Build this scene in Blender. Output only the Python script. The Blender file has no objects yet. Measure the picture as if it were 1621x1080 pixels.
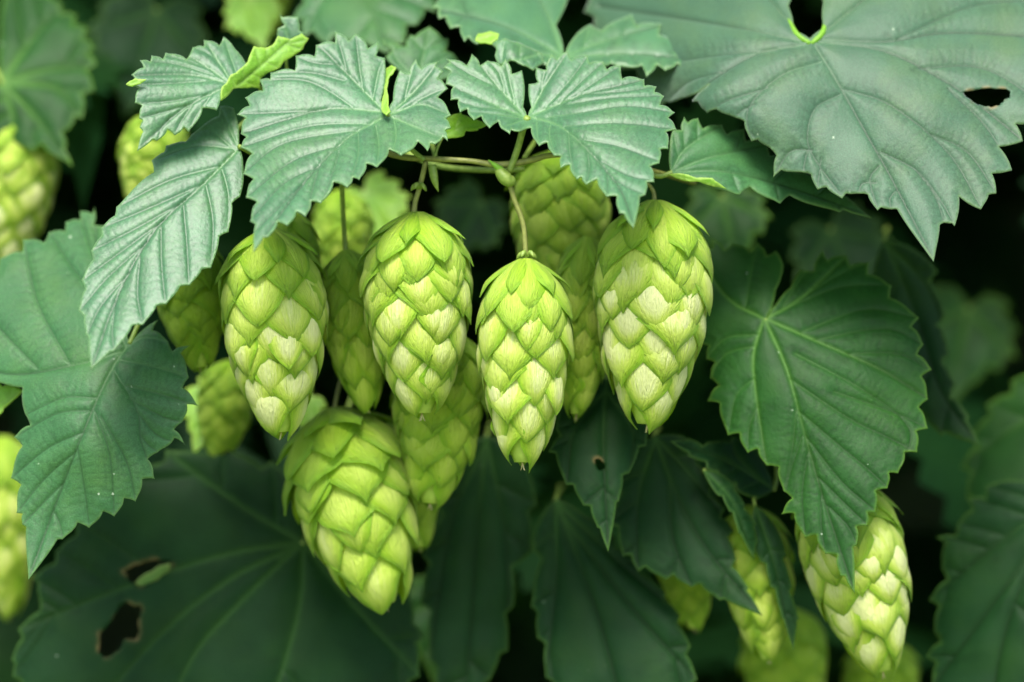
import bpy, math, random
import numpy as np
from mathutils import Vector, Matrix, Quaternion
from mathutils.geometry import delaunay_2d_cdt

# ------------------------------------------------------------------ camera, world, sun, exposure
scene = bpy.context.scene
COL = scene.collection
S = 0.000133            # metres per unit (a unit is one photograph pixel at the focal plane)
D = 4500.0              # camera distance in units (0.6 m)
cam_d = bpy.data.cameras.new("camera")
cam = bpy.data.objects.new("camera", cam_d)
COL.objects.link(cam)
cam.location = (0, -D * S, 0)
cam.rotation_euler = (math.radians(90), 0, 0)
cam_d.sensor_width = 36
cam_d.lens = 36 * D / 1621.0
cam_d.clip_start = 0.01
cam_d.clip_end = 100
cam_d.dof.use_dof = True
cam_d.dof.focus_distance = (D - 5) * S
cam_d.dof.aperture_fstop = 6.3
scene.camera = cam

SUN_EL, SUN_AZ = math.radians(56), math.radians(-7)     # azimuth measured from the camera's side
world = bpy.data.worlds.new("World")
scene.world = world
world.use_nodes = True
wn = world.node_tree
sky = wn.nodes.new("ShaderNodeTexSky")
sky.sky_type = 'NISHITA'
sky.sun_disc = False
sky.sun_elevation = SUN_EL
sky.sun_rotation = math.pi - SUN_AZ
sky.air_density = 0.8
sky.dust_density = 2.5
wn.links.new(sky.outputs[0], wn.nodes["Background"].inputs[0])
wn.nodes["Background"].inputs[1].default_value = 0.13
sun_d = bpy.data.lights.new("sun", 'SUN')
sun_d.energy = 2.5
sun_d.angle = math.radians(25)
sun_d.color = (1.0, 0.96, 0.9)
sun = bpy.data.objects.new("sun", sun_d)
COL.objects.link(sun)
to_sun = Vector((math.sin(SUN_AZ) * math.cos(SUN_EL), -math.cos(SUN_AZ) * math.cos(SUN_EL), math.sin(SUN_EL)))
sun.rotation_euler = to_sun.to_track_quat('Z', 'Y').to_euler()
sun.location = (0, 0, 2)
scene.view_settings.view_transform = 'Standard'
scene.view_settings.look = 'None'
scene.view_settings.exposure = 1.32
scene.view_settings.gamma = 1
scene.render.film_transparent = False
scene.cycles.use_denoising = True
scene.cycles.max_bounces = 8
scene.cycles.transmission_bounces = 6
scene.cycles.transparent_max_bounces = 6


def W3(x, y, z):
    k = (D + z) / D
    return Vector(((x - 810.5) * k * S, z * S, (540 - y) * k * S))


def W3a(a):
    a = np.asarray(a, float)
    k = (D + a[:, 2]) / D
    return np.stack([(a[:, 0] - 810.5) * k * S, a[:, 2] * S, (540 - a[:, 1]) * k * S], 1)


# ------------------------------------------------------------------ materials
def nodes_of(name):
    m = bpy.data.materials.new(name)
    m.use_nodes = True
    nt = m.node_tree
    nt.nodes.clear()
    return m, nt


def N(nt, typ, **kw):
    n = nt.nodes.new(typ)
    for k, v in kw.items():
        if k.startswith('i_'):
            n.inputs[k[2:].replace('_', ' ')].default_value = v
        else:
            setattr(n, k, v)
    return n


def ramp(nt, pts, interp='LINEAR'):
    r = nt.nodes.new("ShaderNodeValToRGB")
    r.color_ramp.interpolation = interp
    e = r.color_ramp.elements
    while len(e) < len(pts):
        e.new(0.5)
    for i, (p, c) in enumerate(pts):
        e[i].position = p
        e[i].color = (c[0], c[1], c[2], 1) if not isinstance(c, (int, float)) else (c, c, c, 1)
    return r


def mixc(nt, fac, a, b, mode='MIX'):
    n = nt.nodes.new("ShaderNodeMix")
    n.data_type = 'RGBA'
    n.blend_type = mode
    for s, v in ((n.inputs[0], fac), (n.inputs[6], a), (n.inputs[7], b)):
        if isinstance(v, (int, float)):
            s.default_value = v
        elif isinstance(v, tuple):
            s.default_value = (v[0], v[1], v[2], 1)
        else:
            nt.links.new(v, s)
    return n.outputs[2]


def leaf_material(name, ca, cb, vein, trans, tcol, rough=0.45, sheen=0.35, dust=0.0, spec=0.5):
    m, nt = nodes_of(name)
    L = nt.links
    out = N(nt, "ShaderNodeOutputMaterial")
    uv = N(nt, "ShaderNodeUVMap", uv_map="uv")
    big = N(nt, "ShaderNodeTexNoise", i_Scale=1.3, i_Detail=3.0)
    L.new(uv.outputs[0], big.inputs["Vector"])
    r = ramp(nt, [(0.3, ca), (0.7, cb)])
    L.new(big.outputs[0], r.inputs[0])
    yel = N(nt, "ShaderNodeTexNoise", i_Scale=0.9, i_Detail=4.0, i_Roughness=0.65)
    shift = N(nt, "ShaderNodeVectorMath", operation='ADD')
    shift.inputs[1].default_value = (31.0, 17.0, 0)
    L.new(uv.outputs[0], shift.inputs[0])
    L.new(shift.outputs[0], yel.inputs["Vector"])
    yr = ramp(nt, [(0.45, 0.0), (0.72, 0.5)])
    L.new(yel.outputs[0], yr.inputs[0])
    rc = mixc(nt, yr.outputs[0], r.outputs[0], (cb[0] * 1.5, cb[1] * 1.12, cb[2] * 0.6))
    fine = N(nt, "ShaderNodeTexNoise", i_Scale=42.0, i_Detail=3.0)
    L.new(uv.outputs[0], fine.inputs["Vector"])
    fr = ramp(nt, [(0.3, 0.72), (0.7, 1.28)])
    L.new(fine.outputs[0], fr.inputs[0])
    c = mixc(nt, 1.0, rc, fr.outputs[0], 'MULTIPLY')
    gv = N(nt, "ShaderNodeAttribute", attribute_name="groove")
    c = mixc(nt, gv.outputs["Fac"], c, (ca[0] * 0.45, ca[1] * 0.5, ca[2] * 0.4))
    at = N(nt, "ShaderNodeAttribute", attribute_name="vein")
    c = mixc(nt, at.outputs["Fac"], c, vein)
    rim = N(nt, "ShaderNodeAttribute", attribute_name="rim")
    c = mixc(nt, rim.outputs["Fac"], c, (vein[0] * 1.5, vein[1] * 1.25, vein[2] * 1.1))
    sc = N(nt, "ShaderNodeAttribute", attribute_name="scar")
    c = mixc(nt, sc.outputs["Fac"], c, (0.20, 0.15, 0.06))
    if dust > 0:
        vo = N(nt, "ShaderNodeTexVoronoi", i_Scale=4.2)
        wob = N(nt, "ShaderNodeVectorMath", operation='MULTIPLY_ADD')
        L.new(fine.outputs["Color"], wob.inputs[0])
        wob.inputs[1].default_value = (0.05, 0.05, 0)
        L.new(uv.outputs[0], wob.inputs[2])
        L.new(wob.outputs[0], vo.inputs["Vector"])
        dr = ramp(nt, [(0.04, 1.0), (0.085, 0.0)])
        sel = N(nt, "ShaderNodeSeparateColor")
        L.new(vo.outputs["Color"], sel.inputs[0])
        grow = N(nt, "ShaderNodeMath", operation='MULTIPLY_ADD')
        L.new(sel.outputs[1], grow.inputs[0])
        grow.inputs[1].default_value = 1.0
        grow.inputs[2].default_value = 0.25
        dv = N(nt, "ShaderNodeMath", operation='DIVIDE')
        L.new(vo.outputs["Distance"], dv.inputs[0])
        L.new(grow.outputs[0], dv.inputs[1])
        L.new(dv.outputs[0], dr.inputs[0])
        sr = ramp(nt, [(1 - dust, 0.0), (1 - dust + 0.02, 1.0)])
        L.new(sel.outputs[0], sr.inputs[0])
        mm = N(nt, "ShaderNodeMath", operation='MULTIPLY')
        L.new(dr.outputs[0], mm.inputs[0])
        L.new(sr.outputs[0], mm.inputs[1])
        c = mixc(nt, mm.outputs[0], c, (0.32, 0.42, 0.28))
    p = N(nt, "ShaderNodeBsdfPrincipled")
    L.new(c, p.inputs["Base Color"])
    p.inputs["Roughness"].default_value = rough
    p.inputs["Specular IOR Level"].default_value = spec
    p.inputs["Sheen Weight"].default_value = sheen
    p.inputs["Sheen Roughness"].default_value = 0.45
    p.inputs["Sheen Tint"].default_value = (0.85, 1.0, 0.93, 1)
    vo2 = N(nt, "ShaderNodeTexVoronoi", i_Scale=22.0, feature='SMOOTH_F1')
    L.new(uv.outputs[0], vo2.inputs["Vector"])
    b0 = N(nt, "ShaderNodeBump", i_Strength=0.16, i_Distance=0.0003)
    L.new(vo2.outputs["Distance"], b0.inputs["Height"])
    b = N(nt, "ShaderNodeBump", i_Strength=0.14, i_Distance=0.0003)
    L.new(fine.outputs[0], b.inputs["Height"])
    L.new(b0.outputs[0], b.inputs["Normal"])
    L.new(b.outputs[0], p.inputs["Normal"])
    t = N(nt, "ShaderNodeBsdfTranslucent")
    t.inputs["Color"].default_value = (*tcol, 1)
    mx = N(nt, "ShaderNodeMixShader")
    mx.inputs[0].default_value = trans
    L.new(p.outputs[0], mx.inputs[1])
    L.new(t.outputs[0], mx.inputs[2])
    L.new(mx.outputs[0], out.inputs[0])
    return m


M = {}
M['leaf'] = leaf_material("leaf_upper_side", (0.024, 0.108, 0.036), (0.048, 0.160, 0.060), (0.10, 0.24, 0.07), 0.14, (0.30, 0.60, 0.05), rough=0.47, spec=0.62, sheen=0.44, dust=0.10)
M['leaf_under'] = leaf_material("leaf_lower_side", (0.15, 0.32, 0.05), (0.19, 0.38, 0.07), (0.28, 0.42, 0.10), 0.35, (0.40, 0.70, 0.05), rough=0.6, sheen=0.2)
M['old'] = leaf_material("old_leaf_upper_side", (0.004, 0.025, 0.006), (0.009, 0.040, 0.010), (0.045, 0.12, 0.025), 0.08, (0.15, 0.42, 0.03), rough=0.55, spec=0.10, sheen=0.0, dust=0.14)  # old-leaf green, darkened further in colour to stand for shade inside the hedge
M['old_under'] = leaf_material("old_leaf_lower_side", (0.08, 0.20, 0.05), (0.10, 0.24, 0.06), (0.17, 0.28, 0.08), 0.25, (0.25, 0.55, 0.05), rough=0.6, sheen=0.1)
M['mature'] = leaf_material("mature_leaf_upper_side", (0.024, 0.098, 0.028), (0.040, 0.135, 0.042), (0.08, 0.19, 0.06), 0.10, (0.22, 0.50, 0.04), rough=0.50, spec=0.28, sheen=0.10, dust=0.45)
M['grey'] = leaf_material("grey_green_leaf_upper_side", (0.030, 0.088, 0.042), (0.044, 0.115, 0.056), (0.09, 0.19, 0.07), 0.10, (0.22, 0.50, 0.05), rough=0.55, spec=0.40, sheen=0.36, dust=0.12)
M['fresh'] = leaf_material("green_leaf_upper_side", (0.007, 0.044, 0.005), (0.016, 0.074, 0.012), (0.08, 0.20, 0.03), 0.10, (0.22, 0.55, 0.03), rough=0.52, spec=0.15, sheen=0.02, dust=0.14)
M['young'] = leaf_material("young_leaf", (0.19, 0.44, 0.03), (0.26, 0.52, 0.05), (0.36, 0.58, 0.12), 0.45, (0.50, 0.85, 0.04), rough=0.5, sheen=0.15)


def bract_material():
    m, nt = nodes_of("cone_bract")
    L = nt.links
    out = N(nt, "ShaderNodeOutputMaterial")
    uv = N(nt, "ShaderNodeUVMap", uv_map="uv")
    sep = N(nt, "ShaderNodeSeparateXYZ")
    L.new(uv.outputs[0], sep.inputs[0])
    oi = N(nt, "ShaderNodeObjectInfo")
    osep = N(nt, "ShaderNodeSeparateColor")
    L.new(oi.outputs["Color"], osep.inputs[0])
    at = N(nt, "ShaderNodeAttribute", attribute_name="heart")     # 1 in the middle of the scale, 0 at its margin
    # stretched noise = lengthwise nerves
    mp = N(nt, "ShaderNodeMapping")
    mp.inputs["Scale"].default_value = (15, 1.3, 1)
    ad = N(nt, "ShaderNodeVectorMath", operation='ADD')
    cmb = N(nt, "ShaderNodeCombineXYZ")
    L.new(oi.outputs["Random"], cmb.inputs[2])
    mul = N(nt, "ShaderNodeVectorMath", operation='SCALE')
    mul.inputs["Scale"].default_value = 40
    L.new(cmb.outputs[0], mul.inputs[0])
    L.new(uv.outputs[0], mp.inputs[0])
    L.new(mp.outputs[0], ad.inputs[0])
    L.new(mul.outputs[0], ad.inputs[1])
    ns = N(nt, "ShaderNodeTexNoise", i_Scale=2.2, i_Detail=4.0, i_Roughness=0.6)
    L.new(ad.outputs[0], ns.inputs["Vector"])
    nb = N(nt, "ShaderNodeTexNoise", i_Scale=26.0, i_Detail=3.0)
    mp2 = N(nt, "ShaderNodeMapping")
    mp2.inputs["Scale"].default_value = (1.0, 0.4, 1)
    L.new(uv.outputs[0], mp2.inputs[0])
    L.new(mp2.outputs[0], nb.inputs["Vector"])
    # paleness = heart * object paleness + noise
    m1 = N(nt, "ShaderNodeMath", operation='MULTIPLY')
    L.new(at.outputs["Fac"], m1.inputs[0])
    L.new(osep.outputs[0], m1.inputs[1])
    m2 = N(nt, "ShaderNodeMath", operation='MULTIPLY_ADD')
    L.new(ns.outputs[0], m2.inputs[0])
    m2.inputs[1].default_value = 0.62
    m2.inputs[2].default_value = -0.31
    m3 = N(nt, "ShaderNodeMath", operation='ADD', use_clamp=True)
    L.new(m1.outputs[0], m3.inputs[0])
    L.new(m2.outputs[0], m3.inputs[1])
    r = ramp(nt, [(0.0, (0.24, 0.49, 0.012)), (0.3, (0.40, 0.62, 0.03)), (0.65, (0.66, 0.81, 0.13)), (0.95, (0.87, 0.92, 0.42))])
    L.new(m3.outputs[0], r.inputs[0])
    p = N(nt, "ShaderNodeBsdfPrincipled")
    p.inputs["Roughness"].default_value = 0.42
    p.inputs["Specular IOR Level"].default_value = 0.45
    p.inputs["Sheen Weight"].default_value = 0.12
    L.new(r.outputs[0], p.inputs["Base Color"])
    b0 = N(nt, "ShaderNodeBump", i_Strength=0.85, i_Distance=0.0007)
    L.new(ns.outputs[0], b0.inputs["Height"])
    b = N(nt, "ShaderNodeBump", i_Strength=0.6, i_Distance=0.0004)
    L.new(nb.outputs[0], b.inputs["Height"])
    L.new(b0.outputs[0], b.inputs["Normal"])
    L.new(b.outputs[0], p.inputs["Normal"])
    t = N(nt, "ShaderNodeBsdfTranslucent")
    L.new(mixc(nt, 1.0, r.outputs[0], (1.0, 1.0, 0.55), 'MULTIPLY'), t.inputs["Color"])
    mx = N(nt, "ShaderNodeMixShader")
    mx.inputs[0].default_value = 0.38
    L.new(p.outputs[0], mx.inputs[1])
    L.new(t.outputs[0], mx.inputs[2])
    L.new(mx.outputs[0], out.inputs[0])
    return m


M['bract'] = bract_material()


def plain(name, ca, cb, rough=0.55, scale=600, bump=0.3, stretch=(1, 1, 1)):
    m, nt = nodes_of(name)
    L = nt.links
    out = N(nt, "ShaderNodeOutputMaterial")
    tc = N(nt, "ShaderNodeTexCoord")
    mp = N(nt, "ShaderNodeMapping")
    mp.inputs["Scale"].default_value = stretch
    L.new(tc.outputs["Object"], mp.inputs[0])
    ns = N(nt, "ShaderNodeTexNoise", i_Scale=float(scale), i_Detail=3.0)
    L.new(mp.outputs[0], ns.inputs["Vector"])
    r = ramp(nt, [(0.35, ca), (0.65, cb)])
    L.new(ns.outputs[0], r.inputs[0])
    p = N(nt, "ShaderNodeBsdfPrincipled")
    p.inputs["Roughness"].default_value = rough
    L.new(r.outputs[0], p.inputs["Base Color"])
    b = N(nt, "ShaderNodeBump", i_Strength=bump, i_Distance=0.0003)
    L.new(ns.outputs[0], b.inputs["Height"])
    L.new(b.outputs[0], p.inputs["Normal"])
    L.new(p.outputs[0], out.inputs[0])
    return m


M['stem'] = plain("green_stem", (0.16, 0.26, 0.035), (0.24, 0.34, 0.06), 0.5, 900)
M['stem_brown'] = plain("brownish_stem", (0.17, 0.19, 0.045), (0.24, 0.27, 0.06), 0.55, 900)
M['strig'] = plain("cone_core", (0.28, 0.42, 0.05), (0.36, 0.50, 0.08), 0.6, 500)
M['dry'] = plain("withered_tip", (0.38, 0.32, 0.14), (0.6, 0.56, 0.32), 0.7, 1500)
M['hedge'] = plain("hedge_depth", (0.010, 0.022, 0.010), (0.022, 0.045, 0.02), 0.9, 40)  # near-black green paints the deep shade between the rear leaves


# ------------------------------------------------------------------ mesh helpers
def link_mesh(name, verts, faces, mat, parent=None, uv=None, attrs=None, smooth=True):
    me = bpy.data.meshes.new(name)
    verts = np.asarray(verts, float)
    me.from_pydata(verts.tolist(), [], [tuple(int(i) for i in f) for f in faces])
    if smooth:
        me.polygons.foreach_set("use_smooth", np.ones(len(me.polygons), bool))
    for mt in (mat if isinstance(mat, (list, tuple)) else [mat]):
        me.materials.append(mt)
    if uv is not None:
        lay = me.uv_layers.new(name="uv")
        li = np.empty(len(me.loops), np.int32)
        me.loops.foreach_get("vertex_index", li)
        lay.data.foreach_set("uv", np.asarray(uv, np.float32)[li].ravel())
    for k, v in (attrs or {}).items():
        a = me.attributes.new(k, 'FLOAT', 'POINT')
        a.data.foreach_set("value", np.asarray(v, np.float32))
    me.update()
    o = bpy.data.objects.new(name, me)
    COL.objects.link(o)
    if parent is not None:
        o.parent = parent
    return o


def tag(o, label=None, cat=None, group=None, kind=None):
    if label:
        o['label'] = label
    if cat:
        o['category'] = cat
    if group:
        o['group'] = group
    if kind:
        o['kind'] = kind
    return o


def catmull(pts, step=6.0):
    P = np.asarray(pts, float)
    if len(P) < 3:
        n = max(2, int(np.linalg.norm(P[-1] - P[0]) / step))
        t = np.linspace(0, 1, n + 1)[:, None]
        return P[0] * (1 - t) + P[-1] * t
    Q = np.vstack([2 * P[0] - P[1], P, 2 * P[-1] - P[-2]])
    out = []
    for i in range(1, len(Q) - 2):
        p0, p1, p2, p3 = Q[i - 1], Q[i], Q[i + 1], Q[i + 2]
        n = max(2, int(np.linalg.norm(p2 - p1) / step))
        for k in range(n):
            t = k / n
            out.append(0.5 * ((2 * p1) + (-p0 + p2) * t + (2 * p0 - 5 * p1 + 4 * p2 - p3) * t * t + (-p0 + 3 * p1 - 3 * p2 + p3) * t ** 3))
    out.append(P[-1])
    return np.array(out)


def tube(pts_px, radii, nseg=8, step=5.0, local=None, bumps=None):
    """tube in units (pixel space points x, y, z) -> verts (m), faces. radii in units, one per control point"""
    P = catmull(np.column_stack([np.asarray(pts_px, float), np.asarray(radii, float)]), step)
    V = np.array([W3(*p[:3]) for p in P]) if local is None else P[:, :3] * S
    R = P[:, 3] * S
    verts, faces = [], []
    prev = None
    for i in range(len(V)):
        a = V[max(0, i - 1)]
        b = V[min(len(V) - 1, i + 1)]
        t = Vector(b - a).normalized()
        ref = prev if prev is not None else (Vector((0, 1, 0)) if abs(t.y) < 0.9 else Vector((1, 0, 0)))
        n = (ref - t * ref.dot(t)).normalized()
        prev = n
        bn = t.cross(n)
        for k in range(nseg):
            ang = 2 * math.pi * k / nseg
            verts.append(Vector(V[i]) + (n * math.cos(ang) + bn * math.sin(ang)) * R[i])
    for i in range(len(V) - 1):
        for k in range(nseg):
            k2 = (k + 1) % nseg
            faces.append((i * nseg + k, i * nseg + k2, (i + 1) * nseg + k2, (i + 1) * nseg + k))
    faces.append(tuple(range(nseg - 1, -1, -1)))
    faces.append(tuple((len(V) - 1) * nseg + k for k in range(nseg)))
    return verts, faces


def tps(ctrl):
    c = np.asarray(ctrl, float)
    xy = c[:, :2] / 100.0
    n = len(c)

    def U(r2):
        return np.where(r2 > 1e-12, r2 * np.log(np.maximum(r2, 1e-12)) * 0.5, 0)
    K = U(((xy[:, None] - xy[None]) ** 2).sum(2)) + np.eye(n) * 0.05
    P = np.column_stack([np.ones(n), xy])
    A = np.zeros((n + 3, n + 3))
    A[:n, :n] = K
    A[:n, n:] = P
    A[n:, :n] = P.T
    sol = np.linalg.lstsq(A, np.concatenate([c[:, 2], np.zeros(3)]), rcond=None)[0]

    def f(p):
        q = np.asarray(p, float)[:, :2] / 100.0
        k = U(((q[:, None] - xy[None]) ** 2).sum(2))
        return k @ sol[:n] + np.column_stack([np.ones(len(q)), q]) @ sol[n:]
    return f


def inside(pts, poly):
    x, y = pts[:, 0], pts[:, 1]
    c = np.zeros(len(pts), bool)
    px, py = poly[:, 0], poly[:, 1]
    j = len(poly) - 1
    for i in range(len(poly)):
        cond = ((py[i] > y) != (py[j] > y))
        if cond.any():
            xi = (px[j] - px[i]) * (y - py[i]) / (py[j] - py[i] + 1e-12) + px[i]
            c ^= cond & (x < xi)
        j = i
    return c


def poly_dist(pts, line):
    """distance to polyline, arc position of nearest point"""
    a, b = line[:-1], line[1:]
    ab = b - a
    L = np.maximum(np.linalg.norm(ab, axis=1), 1e-9)
    cum = np.concatenate([[0], np.cumsum(L)])[:-1]
    best = np.full(len(pts), 1e9)
    arc = np.zeros(len(pts))
    for i in range(len(a)):
        t = np.clip(((pts - a[i]) @ ab[i]) / (L[i] ** 2), 0, 1)
        d = np.linalg.norm(pts - (a[i] + t[:, None] * ab[i]), axis=1)
        m = d < best
        best[m] = d[m]
        arc[m] = cum[i] + t[m] * L[i]
    return best, arc


def vnoise(p, seed, scale):
    """cheap smooth value noise in 2-D"""
    q = p / scale
    i = np.floor(q).astype(np.int64)
    f = q - i
    f = f * f * (3 - 2 * f)

    def h(ix, iy):
        n = (ix * 374761393 + iy * 668265263 + seed * 1442695041) & 0x7fffffff
        n = ((n ^ (n >> 13)) * 1274126177) & 0x7fffffff
        return (n & 0xffff) / 65535.0 * 2 - 1
    return (h(i[:, 0], i[:, 1]) * (1 - f[:, 0]) + h(i[:, 0] + 1, i[:, 1]) * f[:, 0]) * (1 - f[:, 1]) + \
           (h(i[:, 0], i[:, 1] + 1) * (1 - f[:, 0]) + h(i[:, 0] + 1, i[:, 1] + 1) * f[:, 0]) * f[:, 1]


# ------------------------------------------------------------------ leaf builder
def tooth_edge(a, b, inward, frac, dep, step, cap):
    """edge from tooth tip a to the next tip b (towards the apex): short notch, long convex shoulder, fine hooked point"""
    a, b = np.array(a, float), np.array(b, float)
    d = b - a
    ln = np.linalg.norm(d)
    u = d / ln
    fl, dl = min(frac * ln, cap * 0.9), min(dep * ln, cap)
    n = a + u * fl + inward * dl
    pts = []
    k = max(2, int(np.linalg.norm(n - a) / step))
    c = a + (n - a) * 0.5 + u * (-0.10) * fl + inward * 0.10 * dl
    for i in range(k):
        t = i / k
        pts.append((1 - t) ** 2 * a + 2 * t * (1 - t) * c + t * t * n)
    k = max(5, int(np.linalg.norm(b - n) / step))
    c1 = n + (b - n) * 0.32 - inward * dl * 0.55
    c2 = n + (b - n) * 0.80 + inward * dl * 0.12
    for i in range(k):
        t = i / k
        pts.append((1 - t) ** 3 * n + 3 * t * (1 - t) ** 2 * c1 + 3 * t * t * (1 - t) * c2 + t ** 3 * b)
    return pts


def outline_of(base, left, right, apex, frac, dep, step, cap):
    chainL = [tuple(base) + (0,)] + [tuple(p) for p in left] + [tuple(apex)]
    chainR = [tuple(base) + (0,)] + [tuple(p) for p in right] + [tuple(apex)]
    coarse = np.array([p[:2] for p in chainL] + [p[:2] for p in chainR[-2:0:-1]], float)
    x, y = coarse[:, 0], coarse[:, 1]
    area = 0.5 * np.sum(x * np.roll(y, -1) - np.roll(x, -1) * y)
    sgn = 1 if area > 0 else -1
    tips = []

    def run(chain, sg):
        pts = []
        for i in range(len(chain) - 1):
            a, b = chain[i], chain[i + 1]
            d = np.array(b[:2], float) - np.array(a[:2], float)
            ln = np.linalg.norm(d)
            if len(b) == 2 and i + 1 < len(chain) - 1:
                tips.append(b[:2])
            inw = np.array([-d[1], d[0]]) / max(ln, 1e-6) * sg
            if len(a) == 2 and len(b) == 2:
                last = 0.4 if i + 1 == len(chain) - 1 else 1.0
                pts += tooth_edge(a[:2], b[:2], inw, frac * (0.5 + 0.5 * last), dep * last, step, cap * last)
            else:
                k = max(2, int(ln / step))
                bow = 0.06 * ln
                for j in range(k):
                    t = j / k
                    pts.append(np.array(a[:2], float) + d * t - inw * bow * math.sin(math.pi * t))
        return pts
    pl = run(chainL, sgn)
    pr = run(chainR, -sgn)
    full = pl + [np.array(apex[:2], float)] + pr[::-1][:-1]
    return np.array(full), tips


def hop_leaf(label, base, left, right, apex, ctrl, mains, h=4.0, quilt=3.5, qw=11.0, mat='leaf', under='leaf_under', holes=(),
             frac=0.30, dep=0.42, cap=15.0, petiole=None, wave=3.0, seed=1, name='hop_leaf', parent=None, group='hop leaves', vein_w=(2.3, 1.3),
             veins_on=(0.75, 0.42), flip=False, k_or=0.75, groove=1.7, vfade=90.0, extra=(), auto=True, pet_r=4.0, pet_mat='stem', thick=1.8):
    out, tips = outline_of(base, left, right, apex, frac, dep, max(2.0, h * 0.7), cap)
    rnd = random.Random(seed)
    zf = tps(ctrl)
    lo, hi = out.min(0), out.max(0)
    gx = np.arange(lo[0], hi[0], h)
    gy = np.arange(lo[1], hi[1], h * 0.866)
    G = np.array([(x + (h * 0.5 if j % 2 else 0), y) for j, y in enumerate(gy) for x in gx])
    G = G + np.random.RandomState(seed).uniform(-0.12, 0.12, G.shape) * h
    G = G[inside(G, out)]
    # veins
    mains_s = [catmull(m, 8.0) for m in mains]
    ends = np.array([m[-1] for m in mains_s])
    secs = [catmull(q, 8.0) for q in extra]
    ends = np.vstack([ends] + [q[-1:] for q in secs])
    for T in (tips if auto else []):
        T = np.array(T, float)
        if np.min(np.linalg.norm(ends - T, axis=1)) < 14:
            continue
        best = None
        for m in mains_s:
            d, s = poly_dist(T[None], m)
            if best is None or d[0] < best[0]:
                best = (d[0], s[0], m)
        d, s, m = best
        cum = np.concatenate([[0], np.cumsum(np.linalg.norm(np.diff(m, axis=0), axis=1))])
        so = max(0.0, s - k_or * d)
        o = np.array([np.interp(so, cum, m[:, 0]), np.interp(so, cum, m[:, 1])])
        s2 = min(cum[-1], so + 0.35 * np.linalg.norm(T - o))
        mdir = np.array([np.interp(s2, cum, m[:, 0]), np.interp(s2, cum, m[:, 1])]) - o
        c = o + (T - o) * 0.55 - mdir * 0.22
        t = np.linspace(0, 0.96, 14)[:, None]
        secs.append((1 - t) ** 2 * o + 2 * t * (1 - t) * c + t * t * T)
    keep = np.ones(len(G), bool)
    de, _ = poly_dist(G, np.vstack([out, out[:1]]))
    keep &= de > 0.55 * h
    hl = []
    for hh in holes:
        q = catmull(list(hh) + [hh[0]], max(2.0, h * 0.6))[:-1]
        c = q.mean(0)
        q = c + (q - c) * (1 + 0.10 * vnoise(q, seed, 9.0) + 0.07 * vnoise(q, seed + 1, 4.0))[:, None]
        hl.append(q)
    for q in hl:
        d, _ = poly_dist(G, np.vstack([q, q[:1]]))
        keep &= (d > 0.5 * h)
    G = G[keep]
    # points along each vein and on both shoulders of its groove
    VP = []
    for q, wq in [(m, 2.4) for m in mains_s] + [(m, 1.9) for m in secs]:
        sl = max(2, int(np.linalg.norm(np.diff(q, axis=0), axis=1).sum() / (h * 0.9)))
        cum = np.concatenate([[0], np.cumsum(np.linalg.norm(np.diff(q, axis=0), axis=1))])
        sv = np.linspace(0, cum[-1], sl)
        c = np.column_stack([np.interp(sv, cum, q[:, 0]), np.interp(sv, cum, q[:, 1])])
        tn = np.gradient(c, axis=0)
        tn /= np.maximum(np.linalg.norm(tn, axis=1), 1e-6)[:, None]
        pn = np.column_stack([-tn[:, 1], tn[:, 0]]) * wq
        VP += [c, c + pn, c - pn]
    VP = np.concatenate(VP)
    VP = VP[inside(VP, out)]
    d, _ = poly_dist(VP, np.vstack([out, out[:1]]))
    ok = d > 0.5 * h
    for q in hl:
        d, _ = poly_dist(VP, np.vstack([q, q[:1]]))
        ok &= (d > 0.5 * h) & ~inside(VP, q)
    VP = VP[ok]
    cell = {}
    sel = []
    for k, p in enumerate(VP):
        key = (int(p[0] / 1.5), int(p[1] / 1.5))
        if key not in cell:
            cell[key] = 1
            sel.append(k)
    VP = VP[sel]
    occ = set((int(p[0] / (h * 0.8)), int(p[1] / (h * 0.8))) for p in VP)
    G = np.array([p for p in G if (int(p[0] / (h * 0.8)), int(p[1] / (h * 0.8))) not in occ] + list(VP))
    verts = [Vector(p) for p in out]
    nO = len(out)
    edges = [(i, (i + 1) % nO) for i in range(nO)]
    off = nO
    for q in hl:
        verts += [Vector(p) for p in q]
        edges += [(off + i, off + (i + 1) % len(q)) for i in range(len(q))]
        off += len(q)
    verts += [Vector(p) for p in G]
    vo, eo, fo, _, _, _ = delaunay_2d_cdt(verts, edges, [], 0, 1e-4, False)
    V = np.array([(v[0], v[1]) for v in vo])
    F = np.array([f for f in fo if len(f) == 3])
    cen = V[F].mean(1)
    ok = inside(cen, out)
    for q in hl:
        ok &= ~inside(cen, q)
    F = F[ok]
    if True:
        used = np.unique(F)
        mp = -np.ones(len(V), int)
        mp[used] = np.arange(len(used))
        V = V[used]
        F = mp[F]
    # orientation: face the camera (y of the picture points down)
    a = V[F[:, 1]] - V[F[:, 0]]
    b = V[F[:, 2]] - V[F[:, 0]]
    ar = a[:, 0] * b[:, 1] - a[:, 1] * b[:, 0]
    # in world x right, z up (= -py): viewed from -y a counter-clockwise face in (x, z) is clockwise in (px, py)
    bad = ar > 0
    F[bad] = F[bad][:, ::-1]
    dm = np.full(len(V), 1e9)
    for m in mains_s:
        d, _ = poly_dist(V, m)
        dm = np.minimum(dm, d)
    ds = np.full(len(V), 1e9)
    arc = np.zeros(len(V))
    for q in secs:
        d, s = poly_dist(V, q)
        mk = d < ds
        ds[mk] = d[mk]
        arc[mk] = s[mk]
    dall = np.minimum(dm, ds * 1.15 + 1.0)
    dedge, _ = poly_dist(V, np.vstack([out, out[:1]]))
    z = zf(V)
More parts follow.
